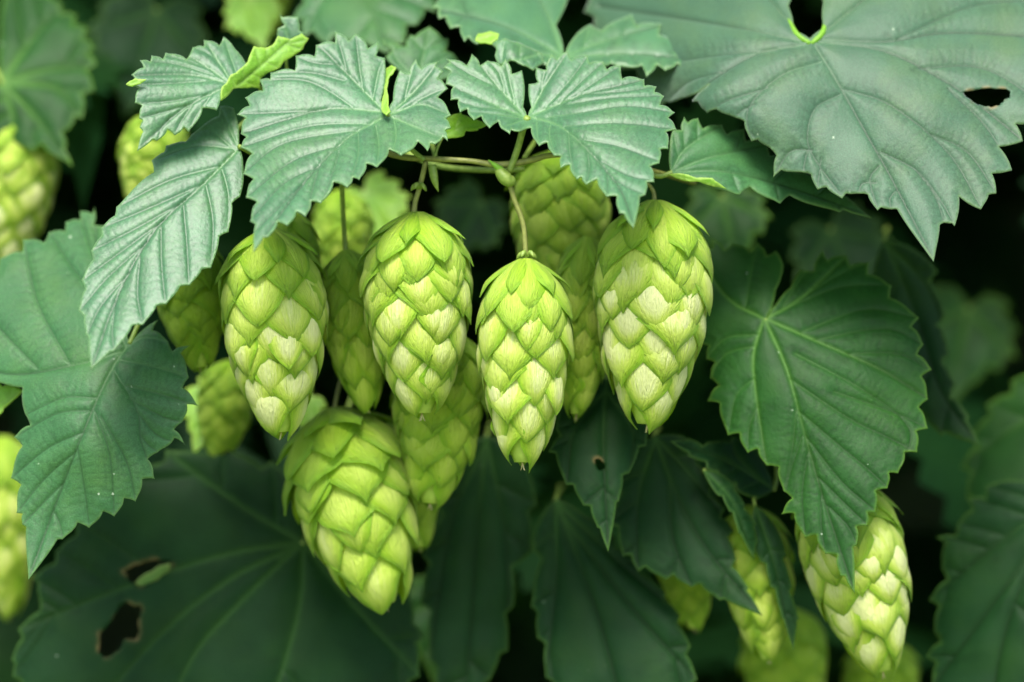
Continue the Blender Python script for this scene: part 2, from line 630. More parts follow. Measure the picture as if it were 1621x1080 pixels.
    lat = vnoise(V, seed, 90.0) * wave + vnoise(V, seed + 9, 38.0) * wave * 0.4
    z = z + lat
    # surface normal by finite differences of the base surface
    e = 3.0
    base3 = W3a(np.column_stack([V, z]))
    dx = W3a(np.column_stack([V + [e, 0], zf(V + [e, 0])])) - W3a(np.column_stack([V, zf(V)]))
    dy = W3a(np.column_stack([V + [0, e], zf(V + [0, e])])) - W3a(np.column_stack([V, zf(V)]))
    nrm = np.cross(dx, dy)
    nrm /= np.linalg.norm(nrm, axis=1)[:, None]
    flipn = nrm[:, 1] > 0
    nrm[flipn] *= -1
    edgef = np.clip(dedge / 14.0, 0, 1)
    bulge = quilt * (1 - np.exp(-(dall / qw) ** 1.15)) - groove * (np.exp(-(dm / 2.6) ** 2) + 0.75 * np.exp(-(ds / 1.9) ** 2)) * np.clip(dedge / 6, 0.15, 1)
    tert = 0.10 * quilt / 3.5 * np.sin(2 * math.pi * (arc / 10.0) + 2.6 * vnoise(V, seed + 3, 17.0)) * np.clip(ds / 6.0, 0, 1) * np.exp(-ds / 22.0)
    tl = (arc / 12.0 + 0.55 * vnoise(V, seed + 3, 19.0) + 0.2 * vnoise(V, seed + 4, 7.0)) % 1.0
    net = np.exp(-((tl - 0.5) * 12.0 / 1.5) ** 2) * np.clip(ds / 4.0, 0, 1) * np.exp(-(ds / 30.0) ** 2)
    net = np.maximum(net, 0.8 * np.exp(-((ds - 10.0) / 1.4) ** 2) * (vnoise(V, seed + 6, 22.0) > 0.0))
    tert = tert - 0.42 * net
    disp = bulge * (0.35 + 0.65 * edgef) + tert + 0.16 * vnoise(V, seed + 5, 9.0)
    if flip:
        disp = -disp
    P = base3 + nrm * (disp * S)[:, None]
    vein = np.maximum(veins_on[0] * np.exp(-(dm / vein_w[0]) ** 2), veins_on[1] * np.exp(-(ds / vein_w[1]) ** 2))
    bd = np.linalg.norm(V - np.array(base[:2], float), axis=1)
    grv = np.maximum(np.exp(-(dm / 2.0) ** 2), 0.8 * np.exp(-(ds / 1.6) ** 2)) * (1 - np.exp(-(bd / vfade) ** 2))
    vein = vein * (0.06 + 0.94 * np.exp(-(bd / vfade) ** 2))
    scar = np.zeros(len(V))
    for q in hl:
        d, _ = poly_dist(V, np.vstack([q, q[:1]]))
        scar = np.maximum(scar, np.clip(0.25 + 0.8 * vnoise(V, seed + 8, 13.0), 0, 0.9) * np.exp(-(d / 3.2) ** 2))
    rim = 0.55 * np.exp(-(dedge / 2.2) ** 2)
    org = P.mean(0) if not petiole else np.array(W3(*base, float(zf(np.array([base], float))[0])))
    o = link_mesh(name, P - org, F, [M[mat], M[under]], parent, uv=V / 100.0 + seed * 3.7, attrs={'vein': vein, 'rim': rim, 'scar': scar, 'groove': np.maximum(grv, 0.55 * net)})
    if parent is None:
        o.location = org
        tag(o, label, 'leaf', group)
    else:
        o.location = Vector(org) - parent.location
    sm = o.modifiers.new("thickness", 'SOLIDIFY')
    sm.thickness = thick * S
    sm.offset = -1
    sm.material_offset = 1
    if petiole:
        pv, pf = tube(petiole, [pet_r] * len(petiole), 8)
        link_mesh('petiole', np.array([list(v) for v in pv]) - org, pf, M[pet_mat], o)
    return o


def flap(parent, outline, ctrl, mat='young', under='leaf', name='curled_edge', h=4.0, seed=1, quilt=2.0, thick=1.8):
    """a rolled-back or folded-over piece of a leaf, seen from its lower side"""
    base = outline[0]
    apex_i = len(outline) // 2
    return hop_leaf(None, base, outline[1:apex_i], outline[:apex_i:-1], outline[apex_i], ctrl, [[base, outline[apex_i]]], h=h, quilt=quilt,
                    mat=mat, under=under, seed=seed, name=name, parent=parent, wave=1.0, dep=0.08, frac=0.4, thick=thick, k_or=0.4)


# ------------------------------------------------------------------ cone builder
PROF_T = np.array([-0.05, 0.0, 0.05, 0.12, 0.22, 0.34, 0.46, 0.58, 0.70, 0.80, 0.88, 0.95, 1.0, 1.1])
PROF_R = np.array([0.05, 0.20, 0.48, 0.73, 0.91, 1.0, 0.99, 0.91, 0.77, 0.61, 0.47, 0.30, 0.14, 0.0])


def bract_geo(Lc, R, t0, t1, Wd, pointed, bulge, flare, rng, nu=10, nv=13, curl=0.0, tipout=0.0):
    u = np.linspace(-1, 1, nu + 1)
    v = np.linspace(0, 1, nv + 1)
    t = t0 + (t1 - t0) * v
    r = np.interp(t, PROF_T, PROF_R) * R
    r = r * (0.82 + 0.18 * v ** 0.8) + flare * np.sin(np.pi * np.clip(v * 0.8, 0, 1)) ** 2 + tipout * v ** 2.5
    z = -t * Lc
    C = np.stack([r, z], 1)
    T = np.gradient(C, axis=0)
    T /= np.maximum(np.linalg.norm(T, axis=1), 1e-6)[:, None]
    Nn = np.stack([-T[:, 1], T[:, 0]], 1)
    if pointed:
        f = np.sin(np.pi * (0.24 + 0.76 * v)) ** 1.12
        f = f * (1 - 0.34 * np.clip((v - 0.72) / 0.28, 0, 1))
        f[-1] = 0.012
    else:
        f = np.sin(np.pi * (0.26 + 0.735 * v)) ** 0.82
        f[-1] = 0.03
    Rc = np.maximum(np.interp(t, PROF_T, PROF_R) * R, Wd * 0.75)
    verts, uvs, heart = [], [], []
    ph = rng.uniform(0, 6.28)
    ph2, skew = rng.uniform(0, 6.28), rng.uniform(-0.16, 0.16)
    for j in range(nv + 1):
        for i in range(nu + 1):
            x = u[i] * Wd * f[j] * (1 + 0.05 * math.sin(v[j] * 11 + ph2 + (2 if u[i] > 0 else 0)) * abs(u[i])) + skew * Wd * v[j] ** 2
            nn = -x * x / (2 * Rc[j]) * 1.15 + bulge * (1 - u[i] ** 2) * math.sin(math.pi * min(1, v[j] ** 0.75 * 0.98))
            nn += 0.9 * math.sin(u[i] * 9 + ph) * (0.3 + 0.5 * math.sin(math.pi * v[j]))          # nerves
            if pointed:
                nn += 1.0 * (1 - abs(u[i])) * v[j]
            nn += curl * (u[i] ** 2) * v[j] + 0.9 * math.sin(v[j] * 8 + ph2) * u[i] ** 2
            rr = C[j, 0] + Nn[j, 0] * nn
            zz = C[j, 1] + Nn[j, 1] * nn
            verts.append((rr, x, zz))
            uvs.append((u[i] * 0.5 * Wd / 40 + 0.5, v[j] * (t1 - t0) * Lc / 80))
            hv = (1 - abs(u[i]) ** 2.2) * (1 - max(0, (v[j] - 0.55) / 0.45) ** (1.3 if pointed else 2.6))
            heart.append(max(0.0, hv))
    faces = []
    n1 = nu + 1
    for j in range(nv):
        for i in range(nu):
            faces.append((j * n1 + i, j * n1 + i + 1, (j + 1) * n1 + i + 1, (j + 1) * n1 + i))
    return np.array(verts) * S, faces, uvs, heart


def hop_cone(label, top, tip, halfw, ztop, ztip, roll=0.0, seed=1, rings=10, per=6, pale=0.75, stalk=None, stalk_r=3.2, green_top=0.35,
             res=(10, 13), length_k=1.0, stalk_mat='stem_brown', group='hop cones', cap_flare=5.0, loose=0.0):
    rng = random.Random(seed)
    a, b = W3(top[0], top[1], ztop), W3(tip[0], tip[1], ztip)
    ax = b - a
    Lc = ax.length / S
    R = 0.965 * halfw * (D + ztop) / D
    root = bpy.data.objects.new('hop_cone', None)
    COL.objects.link(root)
    root.empty_display_size = 0.005
    root.location = a
    q = Vector((0, 0, -1)).rotation_difference(ax.normalized())
    root.rotation_mode = 'QUATERNION'
    # local +x is the direction phi = 0; turn it towards the camera (-y)
    root.rotation_quaternion = q @ Quaternion((0, 0, 1), math.radians(-90) + roll)
    tag(root, label, 'hop cone', group)
    # core
    ts = np.linspace(0.0, 0.97, 14)
    pts = [(0, 0, -t * Lc) for t in ts]
    cv, cf = tube(pts, [max(1.0, float(np.interp(t, PROF_T, PROF_R)) * R * 0.76) for t in ts], 12, 12.0, local=True)
    link_mesh('core', [list(v) for v in cv], cf, M['strig'], root)
    for k in range(rings):
        fk = k / (rings - 1)
        t1 = 0.17 + 0.83 * fk ** 0.97                       # where the tips of this ring lie
        n = per if fk < 0.75 else (5 if fk < 0.86 else (4 if fk < 0.95 else 3))
        for i in range(n):
            phi = 2 * math.pi * (i + 0.5 * (k % 2)) / n + rng.uniform(-0.17, 0.17) + (0.05 * k)
            tt = t1 + rng.uniform(-0.022, 0.022)
            ln = (0.36 - 0.09 * fk) * rng.uniform(0.93, 1.07) * length_k
            pointed = (k % 2 == 0) if rng.random() < 0.8 else (k % 2 == 1)
            todo = [(tt, ln, phi, pointed, 1.0, 0.0)]
            if 1 < k and fk < 0.85 and rng.random() < 0.45:          # a second, smaller scale peeping out beside it
                todo.append((tt - rng.uniform(0.03, 0.05), ln * 0.85, phi + rng.choice((-1, 1)) * rng.uniform(0.10, 0.30), False, 0.70, 2.5))
            for tt, ln, phi, pointed, wk, lift in todo:
                Rl = float(np.interp(tt - 0.4 * ln, PROF_T, PROF_R)) * R
                wd = max(9.0, 2 * math.pi * Rl / n * (0.66 if pointed else 0.58)) * rng.uniform(0.88, 1.10)
                wd = min(wd, R * 0.74) * wk
                t0 = max(0.0, tt - ln)
                v, f, uv, ht = bract_geo(Lc, R, t0, tt, wd, pointed, (3.0 if pointed else 4.2) * R / 85,
                                         (cap_flare * (1 - fk) ** 3 + 4.0 + lift + rng.uniform(-2.5, 2.5)) * R / 85, rng, *res, curl=rng.uniform(-1.5, 2.5),
                                         tipout=(max(0, 13.0 * (1 - k / 2.5)) * rng.uniform(0.4, 1.3) + rng.uniform(-1.0, 2.6 if pointed else 0.8) + (rng.uniform(3, 9) if rng.random() < 0.22 else 0) + loose * rng.uniform(0.2, 1.2) * (1 - fk)) * R / 85)
                ca, sa = math.cos(phi), math.sin(phi)
                w = np.column_stack([v[:, 0] * ca - v[:, 1] * sa, v[:, 0] * sa + v[:, 1] * ca, v[:, 2]])
                o = link_mesh('bract' if pointed else 'bracteole', w, f, M['bract'], root, uv=uv, attrs={'heart': ht})
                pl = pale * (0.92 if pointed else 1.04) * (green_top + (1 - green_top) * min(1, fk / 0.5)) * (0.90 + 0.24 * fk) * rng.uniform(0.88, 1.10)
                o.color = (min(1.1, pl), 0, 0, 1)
    # withered styles at the very tip
    for s in range(3):
        an = rng.uniform(0, 6.28)
        p = [(0, 0, -Lc * 0.97), (3 * math.cos(an), 3 * math.sin(an), -Lc * 1.0), (5 * math.cos(an), 5 * math.sin(an), -Lc * 1.008)]
        sv, sf = tube(p, [1.1, 0.8, 0.3], 5, 3.0, local=True)
        link_mesh('withered_style', [list(v) for v in sv], sf, M['dry'], root)
    if stalk:
        bpy.context.view_layer.update()
        inv = root.matrix_basis.inverted()
        sv, sf = tube(stalk, [stalk_r] * (len(stalk) - 1) + [stalk_r * 1.2], 8)
        link_mesh('stalk', [list(inv @ v) for v in sv], sf, M[stalk_mat], root)
    return root


def copy_cone(src, label, top, tip, halfw, ztop, ztip, roll=0.0, group='hop cones', pale_k=1.0):
    """a copy of a finished cone with copies of its parts, set at another place"""
    a, b = W3(top[0], top[1], ztop), W3(tip[0], tip[1], ztip)
    ax = b - a
    r = src.copy()
    COL.objects.link(r)
    r.location = a
    q = Vector((0, 0, -1)).rotation_difference(ax.normalized())
    r.rotation_quaternion = q @ Quaternion((0, 0, 1), math.radians(-90) + roll)
    k = ax.length / src['len']
    kr = halfw * (D + ztop) / D / src['rad']
    r.scale = (kr, kr, k)
    tag(r, label, 'hop cone', group)
    for ch in list(src.children):
        if ch.name.startswith('stalk'):
            continue
        c = ch.copy()
        COL.objects.link(c)
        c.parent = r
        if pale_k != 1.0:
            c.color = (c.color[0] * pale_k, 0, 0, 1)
    for key in ('len', 'rad'):
        if key in r:
            del r[key]
    return r


#==DATA==
# ================================================================== the leaves
# --- the pair of pale leaves at the top
L1 = hop_leaf("large pale toothed leaf left of centre, its tip drooping over the leftmost front cone",
    (613, 180),
    [(603, 160, 0), (609, 92), (599, 66), (563, 52), (530, 49), (500, 71), (468, 88), (428, 115), (411, 126), (388, 155), (375, 181), (381, 211), (381, 233),
     (385, 275), (389, 312), (396, 350)],
    [(622, 160, 0), (633, 112), (658, 93), (694, 97), (702, 114), (709, 140), (714, 182), (714, 203), (709, 223), (689, 229), (677, 240), (635, 247),
     (597, 265), (569, 285), (550, 297), (508, 322), (484, 343), (455, 358), (425, 375)],
    (401, 399),
    [(613, 178, 30), (545, 60, 110), (470, 95, 75), (378, 185, 15), (385, 290, -90), (402, 398, -195), (500, 330, -130), (600, 262, -70), (708, 222, -25), (712, 150, 45),
     (690, 100, 80), (610, 95, 90), (520, 220, -15)],
    [[(616, 181), (567, 207), (537, 230), (483, 287), (402, 397)], [(608, 177), (523, 172), (450, 190), (381, 212)], [(606, 174), (550, 117), (513, 80), (500, 72)], [(620, 180), (667, 165), (713, 182)], [(620, 178), (660, 140), (694, 98)], [(618, 184), (660, 202), (708, 222)]],
    extra=[[(560, 171), (513, 140), (473, 126), (412, 127)], [(517, 173), (467, 177), (377, 181)], [(567, 206), (450, 227), (382, 277)], [(537, 230), (463, 255), (390, 312)], [(507, 262), (450, 290), (396, 348)], [(590, 196), (490, 200), (382, 233)], [(623, 187), (627, 217), (617, 258)], [(567, 213), (567, 247), (552, 294)], [(537, 240), (527, 273), (511, 318)], [(595, 200), (600, 230), (597, 262)], [(505, 265), (495, 300), (486, 340)], [(575, 145), (568, 100), (563, 54)], [(590, 158), (600, 110), (608, 94)], [(535, 102), (500, 100), (469, 90)], [(550, 117), (540, 80), (531, 51)], [(545, 128), (490, 115), (429, 116)], [(640, 172), (680, 150), (707, 140)], [(640, 160), (650, 120), (658, 95)], [(480, 290), (440, 330), (402, 368)]], auto=False,
    h=2.8, quilt=3.2, qw=8, cap=19, seed=3,
    petiole=[(613, 180, 22), (625, 205, 50), (650, 235, 60), (672, 254, 58)])
flap(L1, [(604, 176), (607, 150), (605, 125), (611, 108), (620, 103), (627, 107), (622, 116), (615, 124), (614, 150), (618, 176), (612, 182)],
     [(610, 178, 4), (609, 140, 60), (616, 106, 84), (620, 106, 86), (606, 140, 58)], h=3.0, seed=4)

L2 = hop_leaf("pale toothed leaf right of centre, its tip hanging over the rightmost front cone",
    (835, 188),
    [(828, 170, 0), (826, 112), (800, 92), (772, 96), (747, 85), (707, 93), (702, 108), (705, 133), (713, 158), (728, 178), (750, 191), (775, 203), (807, 213), (822, 209),
     (853, 231), (877, 246), (887, 266), (913, 284), (928, 292), (960, 311), (980, 338)],
    [(841, 170, 0), (837, 134), (848, 107), (873, 85), (898, 80), (930, 87), (955, 97), (983, 103), (1020, 125), (1039, 137), (1051, 152), (1068, 178), (1071, 205), (1058, 236),
     (1044, 258), (1036, 288), (1022, 308)],
    (1003, 361),
    [(835, 188, 30), (747, 88, 95), (705, 115, 70), (728, 178, 5), (775, 203, -15), (820, 210, -15), (913, 284, -100), (1003, 360, -195), (1040, 270, -90), (1070, 200, -5),
     (1020, 125, 60), (930, 87, 95), (873, 87, 95), (930, 200, -20)],
    [[(840, 185), (887, 200), (933, 240), (980, 297), (1004, 358)], [(843, 182), (920, 150), (977, 136), (1018, 126)], [(832, 186), (763, 157), (704, 132)], [(830, 184), (780, 127), (748, 87)], [(841, 178), (860, 140), (897, 83)]],
    extra=[[(867, 186), (923, 178), (993, 168), (1066, 178)], [(893, 200), (980, 195), (1069, 205)], [(915, 220), (980, 232), (1043, 256)], [(943, 250), (993, 277), (1034, 287)], [(970, 283), (1000, 300), (1020, 308)], [(872, 197), (870, 217), (886, 263)], [(930, 240), (933, 267), (928, 290)], [(960, 272), (962, 290), (961, 308)], [(900, 208), (903, 245), (912, 282)], [(850, 188), (850, 210), (853, 229)], [(832, 188), (773, 180), (730, 178)], [(828, 190), (800, 200), (776, 202)], [(862, 172), (900, 130), (930, 89)], [(885, 163), (925, 125), (954, 99)], [(905, 156), (950, 125), (981, 105)], [(900, 165), (970, 155), (1049, 152)], [(800, 171), (760, 170), (714, 158)], [(790, 140), (740, 115), (708, 95)], [(800, 150), (790, 115), (774, 98)], [(815, 165), (806, 125), (800, 95)], [(855, 150), (862, 115), (873, 88)], [(930, 150), (985, 145), (1037, 138)]], auto=False,
    h=2.8, quilt=3.2, qw=8, cap=19, seed=7, k_or=0.9,
    petiole=[(835, 186, 24), (828, 205, 40), (818, 240, 52), (806, 272, 56)], pet_r=5.5)

L3 = hop_leaf("long pale leaf slanting down left, tip pointing at the big leaf on the left edge",
    (378, 232),
    [(370, 172, 0), (348, 168), (303, 213), (263, 231), (240, 254), (184, 328), (160, 361), (144, 397), (129, 444), (124, 492), (136, 530)],
    [(385, 262, 0), (380, 312), (362, 367), (334, 424), (300, 451), (263, 481), (226, 514), (180, 556)],
    (144, 584),
    [(378, 232, 60), (348, 170, 110), (240, 255, 40), (130, 444, -60), (144, 584, -170), (226, 514, -120), (334, 424, -60), (380, 312, 10), (250, 390, -45)],
    [[(380, 233), (320, 293), (247, 362), (190, 460), (145, 582)]],
    extra=[[(375, 236), (310, 232), (241, 254)], [(350, 263), (270, 285), (186, 328)], [(322, 291), (235, 330), (161, 361)], [(295, 317), (215, 362), (145, 397)], [(265, 345), (190, 400), (130, 444)], [(235, 382), (170, 440), (126, 492)], [(205, 432), (160, 485), (138, 530)], [(350, 262), (362, 310), (361, 366)], [(325, 288), (337, 350), (334, 422)], [(290, 322), (296, 390), (299, 449)], [(255, 355), (256, 420), (262, 479)], [(222, 405), (218, 465), (226, 512)], [(185, 470), (178, 520), (180, 554)], [(372, 238), (330, 205), (303, 214)], [(376, 232), (362, 200), (349, 170)]], auto=False,
    h=2.8, quilt=3.0, qw=8, seed=11, mat='leaf', k_or=1.2, dep=0.16,
    petiole=[(378, 232, 52), (420, 250, 90), (500, 262, 100), (592, 238, 80)])

L4 = hop_leaf("pale leaf at upper left with a bright yellow-green folded rear edge",
    (392, 108),
    [(372, 78, 0), (354, 58), (323, 63), (305, 75), (262, 83), (240, 88), (222, 95), (208, 118), (206, 134), (213, 163), (220, 187), (221, 202)],
    [(372, 128, 0), (350, 150, 0), (343, 175), (299, 209), (277, 214), (249, 223)],
    (217, 239),
    [(392, 108, 80), (354, 58, 120), (262, 83, 70), (207, 125, 20), (217, 239, -20), (277, 213, 5), (350, 150, 40), (290, 150, 30)],
    [[(362, 135), (290, 172), (219, 236)], [(362, 132), (300, 118), (209, 119)], [(365, 128), (345, 95), (324, 64)], [(362, 130), (310, 95), (262, 84)]],
    extra=[[(330, 150), (270, 160), (214, 164)], [(300, 166), (250, 180), (221, 187)], [(335, 128), (270, 132), (207, 134)], [(335, 150), (310, 185), (300, 207)], [(305, 165), (285, 195), (277, 212)], [(270, 185), (255, 205), (250, 222)], [(330, 108), (280, 92), (241, 89)], [(340, 120), (280, 102), (223, 96)], [(352, 105), (330, 85), (306, 76)], [(375, 118), (365, 90), (355, 60)]], auto=False,
    h=2.8, quilt=2.8, qw=8, cap=17, seed=13, petiole=[(392, 108, 82), (420, 150, 130), (480, 220, 140), (592, 238, 90)])
flap(L4, [(350, 160), (352, 137), (366, 118), (383, 107), (402, 73), (420, 76), (430, 72), (440, 57), (460, 62), (477, 53), (489, 61), (480, 78), (443, 108), (414, 124), (412, 140),
          (392, 140), (370, 141)],
     [(350, 158, 34), (383, 107, 62), (402, 73, 95), (440, 57, 110), (489, 61, 118), (443, 107, 98), (413, 140, 88), (370, 140, 58)], h=3.6, seed=17, quilt=4.0)
flap(L4, [(199, 134), (206, 128), (214, 124), (232, 126), (222, 133), (210, 137)],
     [(199, 134, 10), (214, 124, 10), (232, 126, 12), (210, 137, 8)], h=3.0, seed=18)

L5 = hop_leaf("very large grey-green leaf filling the upper right corner, with a brown edged hole",
    (1282, 62),
    [(1256, 50, 0), (1248, 10, 0), (1262, -45, 0), (1180, -100), (1080, -110), (1000, -90), (940, -40), (925, 20), (950, 70), (985, 110), (1045, 176), (1085, 155), (1122, 134, 0),
     (1095, 161), (1119, 179), (1163, 186), (1189, 224), (1218, 234), (1224, 281), (1272, 273), (1294, 300), (1333, 314), (1360, 306), (1389, 333), (1411, 331)],
    [(1304, 45, 0), (1303, 5, 0), (1296, -45, 0), (1400, -110), (1500, -100), (1590, -60), (1660, 0), (1700, 60), (1705, 120), (1670, 180), (1622, 197, 0), (1607, 196, 0), (1619, 223),
     (1581, 232, 0), (1602, 269), (1570, 275, 0), (1577, 306), (1553, 331), (1518, 312, 0), (1511, 358), (1494, 352)],
    (1478, 414),
    [(1282, 66, 150), (1300, -80, 290), (1100, -90, 420), (940, 0, 440), (960, 80, 380), (1050, 172, 240), (1100, 160, 130), (1200, 230, 70), (1280, 280, 40), (1390, 333, 0), (1478, 414, -70),
     (1552, 330, 0), (1610, 230, 60), (1690, 120, 120), (1640, -20, 260), (1450, 180, 70), (1330, 160, 95)],
    [[(1290, 72), (1329, 136), (1375, 218), (1410, 280), (1477, 410)], [(1294, 66), (1403, 82), (1508, 136), (1580, 190), (1618, 222)], [(1296, 62), (1399, 66), (1508, 52), (1698, 62)], [(1278, 70), (1200, 85), (1130, 125), (1096, 160)], [(1272, 66), (1150, 40), (950, 10)], [(1300, 55), (1380, -10), (1500, -98)], [(1262, 50), (1180, -40), (1082, -108)]],
    extra=[[(1329, 150), (1290, 172), (1278, 218), (1292, 255), (1333, 311)], [(1300, 98), (1236, 120), (1185, 171), (1189, 222)], [(1391, 264), (1377, 284), (1389, 331)], [(1286, 238), (1251, 240), (1225, 279)], [(1282, 232), (1275, 250), (1272, 272)], [(1337, 142), (1410, 167), (1500, 241), (1553, 329)], [(1395, 241), (1453, 272), (1492, 323), (1510, 356)], [(1470, 212), (1530, 240), (1577, 305)], [(1500, 140), (1560, 200), (1602, 268)], [(1300, 250), (1297, 275), (1294, 299)], [(1385, 290), (1365, 290), (1360, 305)], [(1195, 165), (1175, 175), (1164, 186)], [(1215, 140), (1150, 160), (1120, 179)], [(1190, 210), (1200, 225), (1217, 234)], [(1420, 300), (1408, 315), (1411, 330)], [(1450, 270), (1480, 310), (1494, 351)], [(1420, 62), (1540, 10), (1658, 0)], [(1230, 78), (1120, 90), (988, 110)], [(1150, 112), (1090, 130), (1046, 174)], [(1450, 108), (1560, 110), (1670, 178)]], auto=False,
    h=3.4, quilt=6.5, qw=17, groove=2.0, cap=17, seed=23, mat='grey', k_or=0.7, dep=0.2, veins_on=(0.28, 0.2),
    holes=[[(1526, 146), (1555, 142), (1597, 145), (1594, 160), (1570, 170), (1540, 160)]],
    petiole=[(1282, 66, 152), (1270, 90, 230), (1240, 180, 300), (1150, 300, 320)], pet_r=6)
# thick yellow-green rim of the leaf's throat
for side in ([(1283, 70, 148), (1262, 55, 160), (1248, 30, 190)], [(1284, 70, 148), (1302, 52, 160), (1306, 30, 190)]):
    pv, pf = tube(side, [4.0, 4.5, 2.5], 8)
    link_mesh('throat_vein', np.array([list(v) for v in pv]) - np.array(L5.location), pf, M['young'], L5, uv=np.zeros((len(pv), 2)))

L6 = hop_leaf("folded mid green leaf tucked beneath the huge upper right leaf",
    (1062, 273),
    [(1060, 235, 0), (1066, 205), (1083, 185), (1105, 187), (1143, 197), (1178, 204), (1215, 228), (1262, 255), (1320, 290)],
    [(1100, 285, 0), (1150, 302, 0), (1171, 308), (1235, 322), (1330, 336)],
    (1380, 345),
    [(1062, 273, 70), (1083, 185, 120), (1215, 228, 160), (1320, 290, 150), (1380, 344, 150), (1330, 335, 120), (1170, 307, 70), (1150, 250, 100)],
    [[(1062, 273), (1150, 272), (1260, 300), (1378, 343)], [(1063, 271), (1085, 235), (1143, 198)], [(1064, 272), (1120, 250), (1215, 229)]],
    h=3.8, quilt=4.5, qw=10, seed=29, mat='mature', k_or=0.6,
    petiole=[(1064, 273, 72), (1040, 279, 72), (1000, 262, 80), (930, 246, 70)])
flap(L6, [(1058, 276), (1090, 277), (1128, 282), (1150, 299), (1130, 296), (1095, 288)],
     [(1058, 276, 62), (1128, 282, 55), (1150, 299, 60), (1095, 290, 56)], h=3.2, seed=31)

L7 = hop_leaf("broad lobed green leaf at the left edge with white specks and a long pointed tip",
    (205, 545),
    [(150, 420, 0), (166, 358), (150, 327), (126, 334), (104, 352), (78, 367), (36, 379), (0, 410), (-60, 440), (-110, 520), (-70, 580), (-20, 596), (36, 614, 0), (40, 656), (22, 692),
     (17, 757), (26, 812), (35, 830)],
    [(250, 507), (266, 540), (301, 547), (299, 597), (314, 643), (289, 668), (293, 704), (250, 716), (245, 758), (215, 794), (181, 818), (141, 836), (99, 854)],
    (45, 918),
    [(205, 545, 90), (150, 330, 300), (40, 380, 260), (-90, 500, 200), (36, 614, 90), (20, 750, 50), (45, 918, -10), (141, 835, 20), (290, 705, 50), (313, 643, 60), (270, 540, 90),
     (130, 700, 25)],
    [[(200, 548), (174, 590), (144, 655), (108, 745), (46, 914)], [(196, 555), (130, 575), (0, 590), (-100, 520)], [(198, 545), (160, 470), (150, 330)]],
    extra=[[(144, 650), (90, 655), (24, 692)], [(150, 630), (100, 630), (41, 656)], [(120, 715), (72, 757), (27, 811)], [(130, 685), (75, 710), (18, 757)], [(100, 765), (65, 800), (36, 830)], [(180, 585), (217, 649), (223, 697), (245, 757)], [(205, 632), (259, 661), (290, 668)], [(215, 650), (250, 690), (291, 703)], [(150, 650), (174, 721), (181, 816)], [(123, 710), (135, 781), (141, 834)], [(85, 808), (95, 830), (99, 852)], [(195, 610), (255, 625), (312, 643)], [(190, 570), (240, 580), (297, 598)], [(223, 690), (235, 705), (249, 715)], [(160, 660), (200, 730), (215, 792)], [(190, 560), (225, 535), (265, 541)], [(110, 575), (60, 480), (38, 381)], [(60, 583), (0, 520), (-58, 442)], [(165, 480), (120, 430), (80, 369)], [(158, 440), (140, 380), (127, 336)]], auto=False,
    h=3.2, quilt=3.8, qw=11, seed=37, mat='mature', k_or=0.8, holes=[],
    petiole=[(205, 545, 92), (250, 440, 150), (310, 280, 180), (400, 180, 190)])

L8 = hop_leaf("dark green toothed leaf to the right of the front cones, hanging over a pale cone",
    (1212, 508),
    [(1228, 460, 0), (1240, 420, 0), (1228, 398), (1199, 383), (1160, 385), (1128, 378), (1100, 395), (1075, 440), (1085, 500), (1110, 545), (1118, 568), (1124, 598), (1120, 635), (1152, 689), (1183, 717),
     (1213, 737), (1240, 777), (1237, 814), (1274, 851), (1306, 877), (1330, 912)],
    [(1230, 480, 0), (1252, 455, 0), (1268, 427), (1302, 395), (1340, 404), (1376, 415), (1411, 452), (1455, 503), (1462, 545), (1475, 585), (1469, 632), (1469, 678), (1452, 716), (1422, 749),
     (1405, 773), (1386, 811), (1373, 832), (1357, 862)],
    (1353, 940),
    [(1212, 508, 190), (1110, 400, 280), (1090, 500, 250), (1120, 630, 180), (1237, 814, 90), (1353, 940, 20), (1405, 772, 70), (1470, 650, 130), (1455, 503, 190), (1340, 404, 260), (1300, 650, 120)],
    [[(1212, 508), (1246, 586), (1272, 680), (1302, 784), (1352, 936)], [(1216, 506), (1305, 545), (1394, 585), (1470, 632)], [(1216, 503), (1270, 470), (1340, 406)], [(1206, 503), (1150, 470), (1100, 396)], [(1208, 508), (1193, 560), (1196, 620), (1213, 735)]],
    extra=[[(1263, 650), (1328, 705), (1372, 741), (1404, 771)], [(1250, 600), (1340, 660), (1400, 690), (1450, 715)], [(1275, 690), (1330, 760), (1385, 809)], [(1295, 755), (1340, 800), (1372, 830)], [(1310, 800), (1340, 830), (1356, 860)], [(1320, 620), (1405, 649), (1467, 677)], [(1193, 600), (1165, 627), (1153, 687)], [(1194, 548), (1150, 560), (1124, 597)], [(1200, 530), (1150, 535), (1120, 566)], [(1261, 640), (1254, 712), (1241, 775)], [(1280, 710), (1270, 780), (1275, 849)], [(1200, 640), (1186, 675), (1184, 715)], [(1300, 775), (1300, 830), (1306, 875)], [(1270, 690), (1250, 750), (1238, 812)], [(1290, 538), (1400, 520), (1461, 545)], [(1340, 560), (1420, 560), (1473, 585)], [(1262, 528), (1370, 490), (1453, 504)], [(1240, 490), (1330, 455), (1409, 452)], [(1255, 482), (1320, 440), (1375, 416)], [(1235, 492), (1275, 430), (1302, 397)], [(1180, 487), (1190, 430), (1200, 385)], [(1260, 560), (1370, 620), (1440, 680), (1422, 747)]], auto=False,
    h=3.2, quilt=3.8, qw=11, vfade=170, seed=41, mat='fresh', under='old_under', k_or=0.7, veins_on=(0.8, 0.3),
    petiole=[(1212, 508, 192), (1214, 494, 300), (1216, 488, 600)])

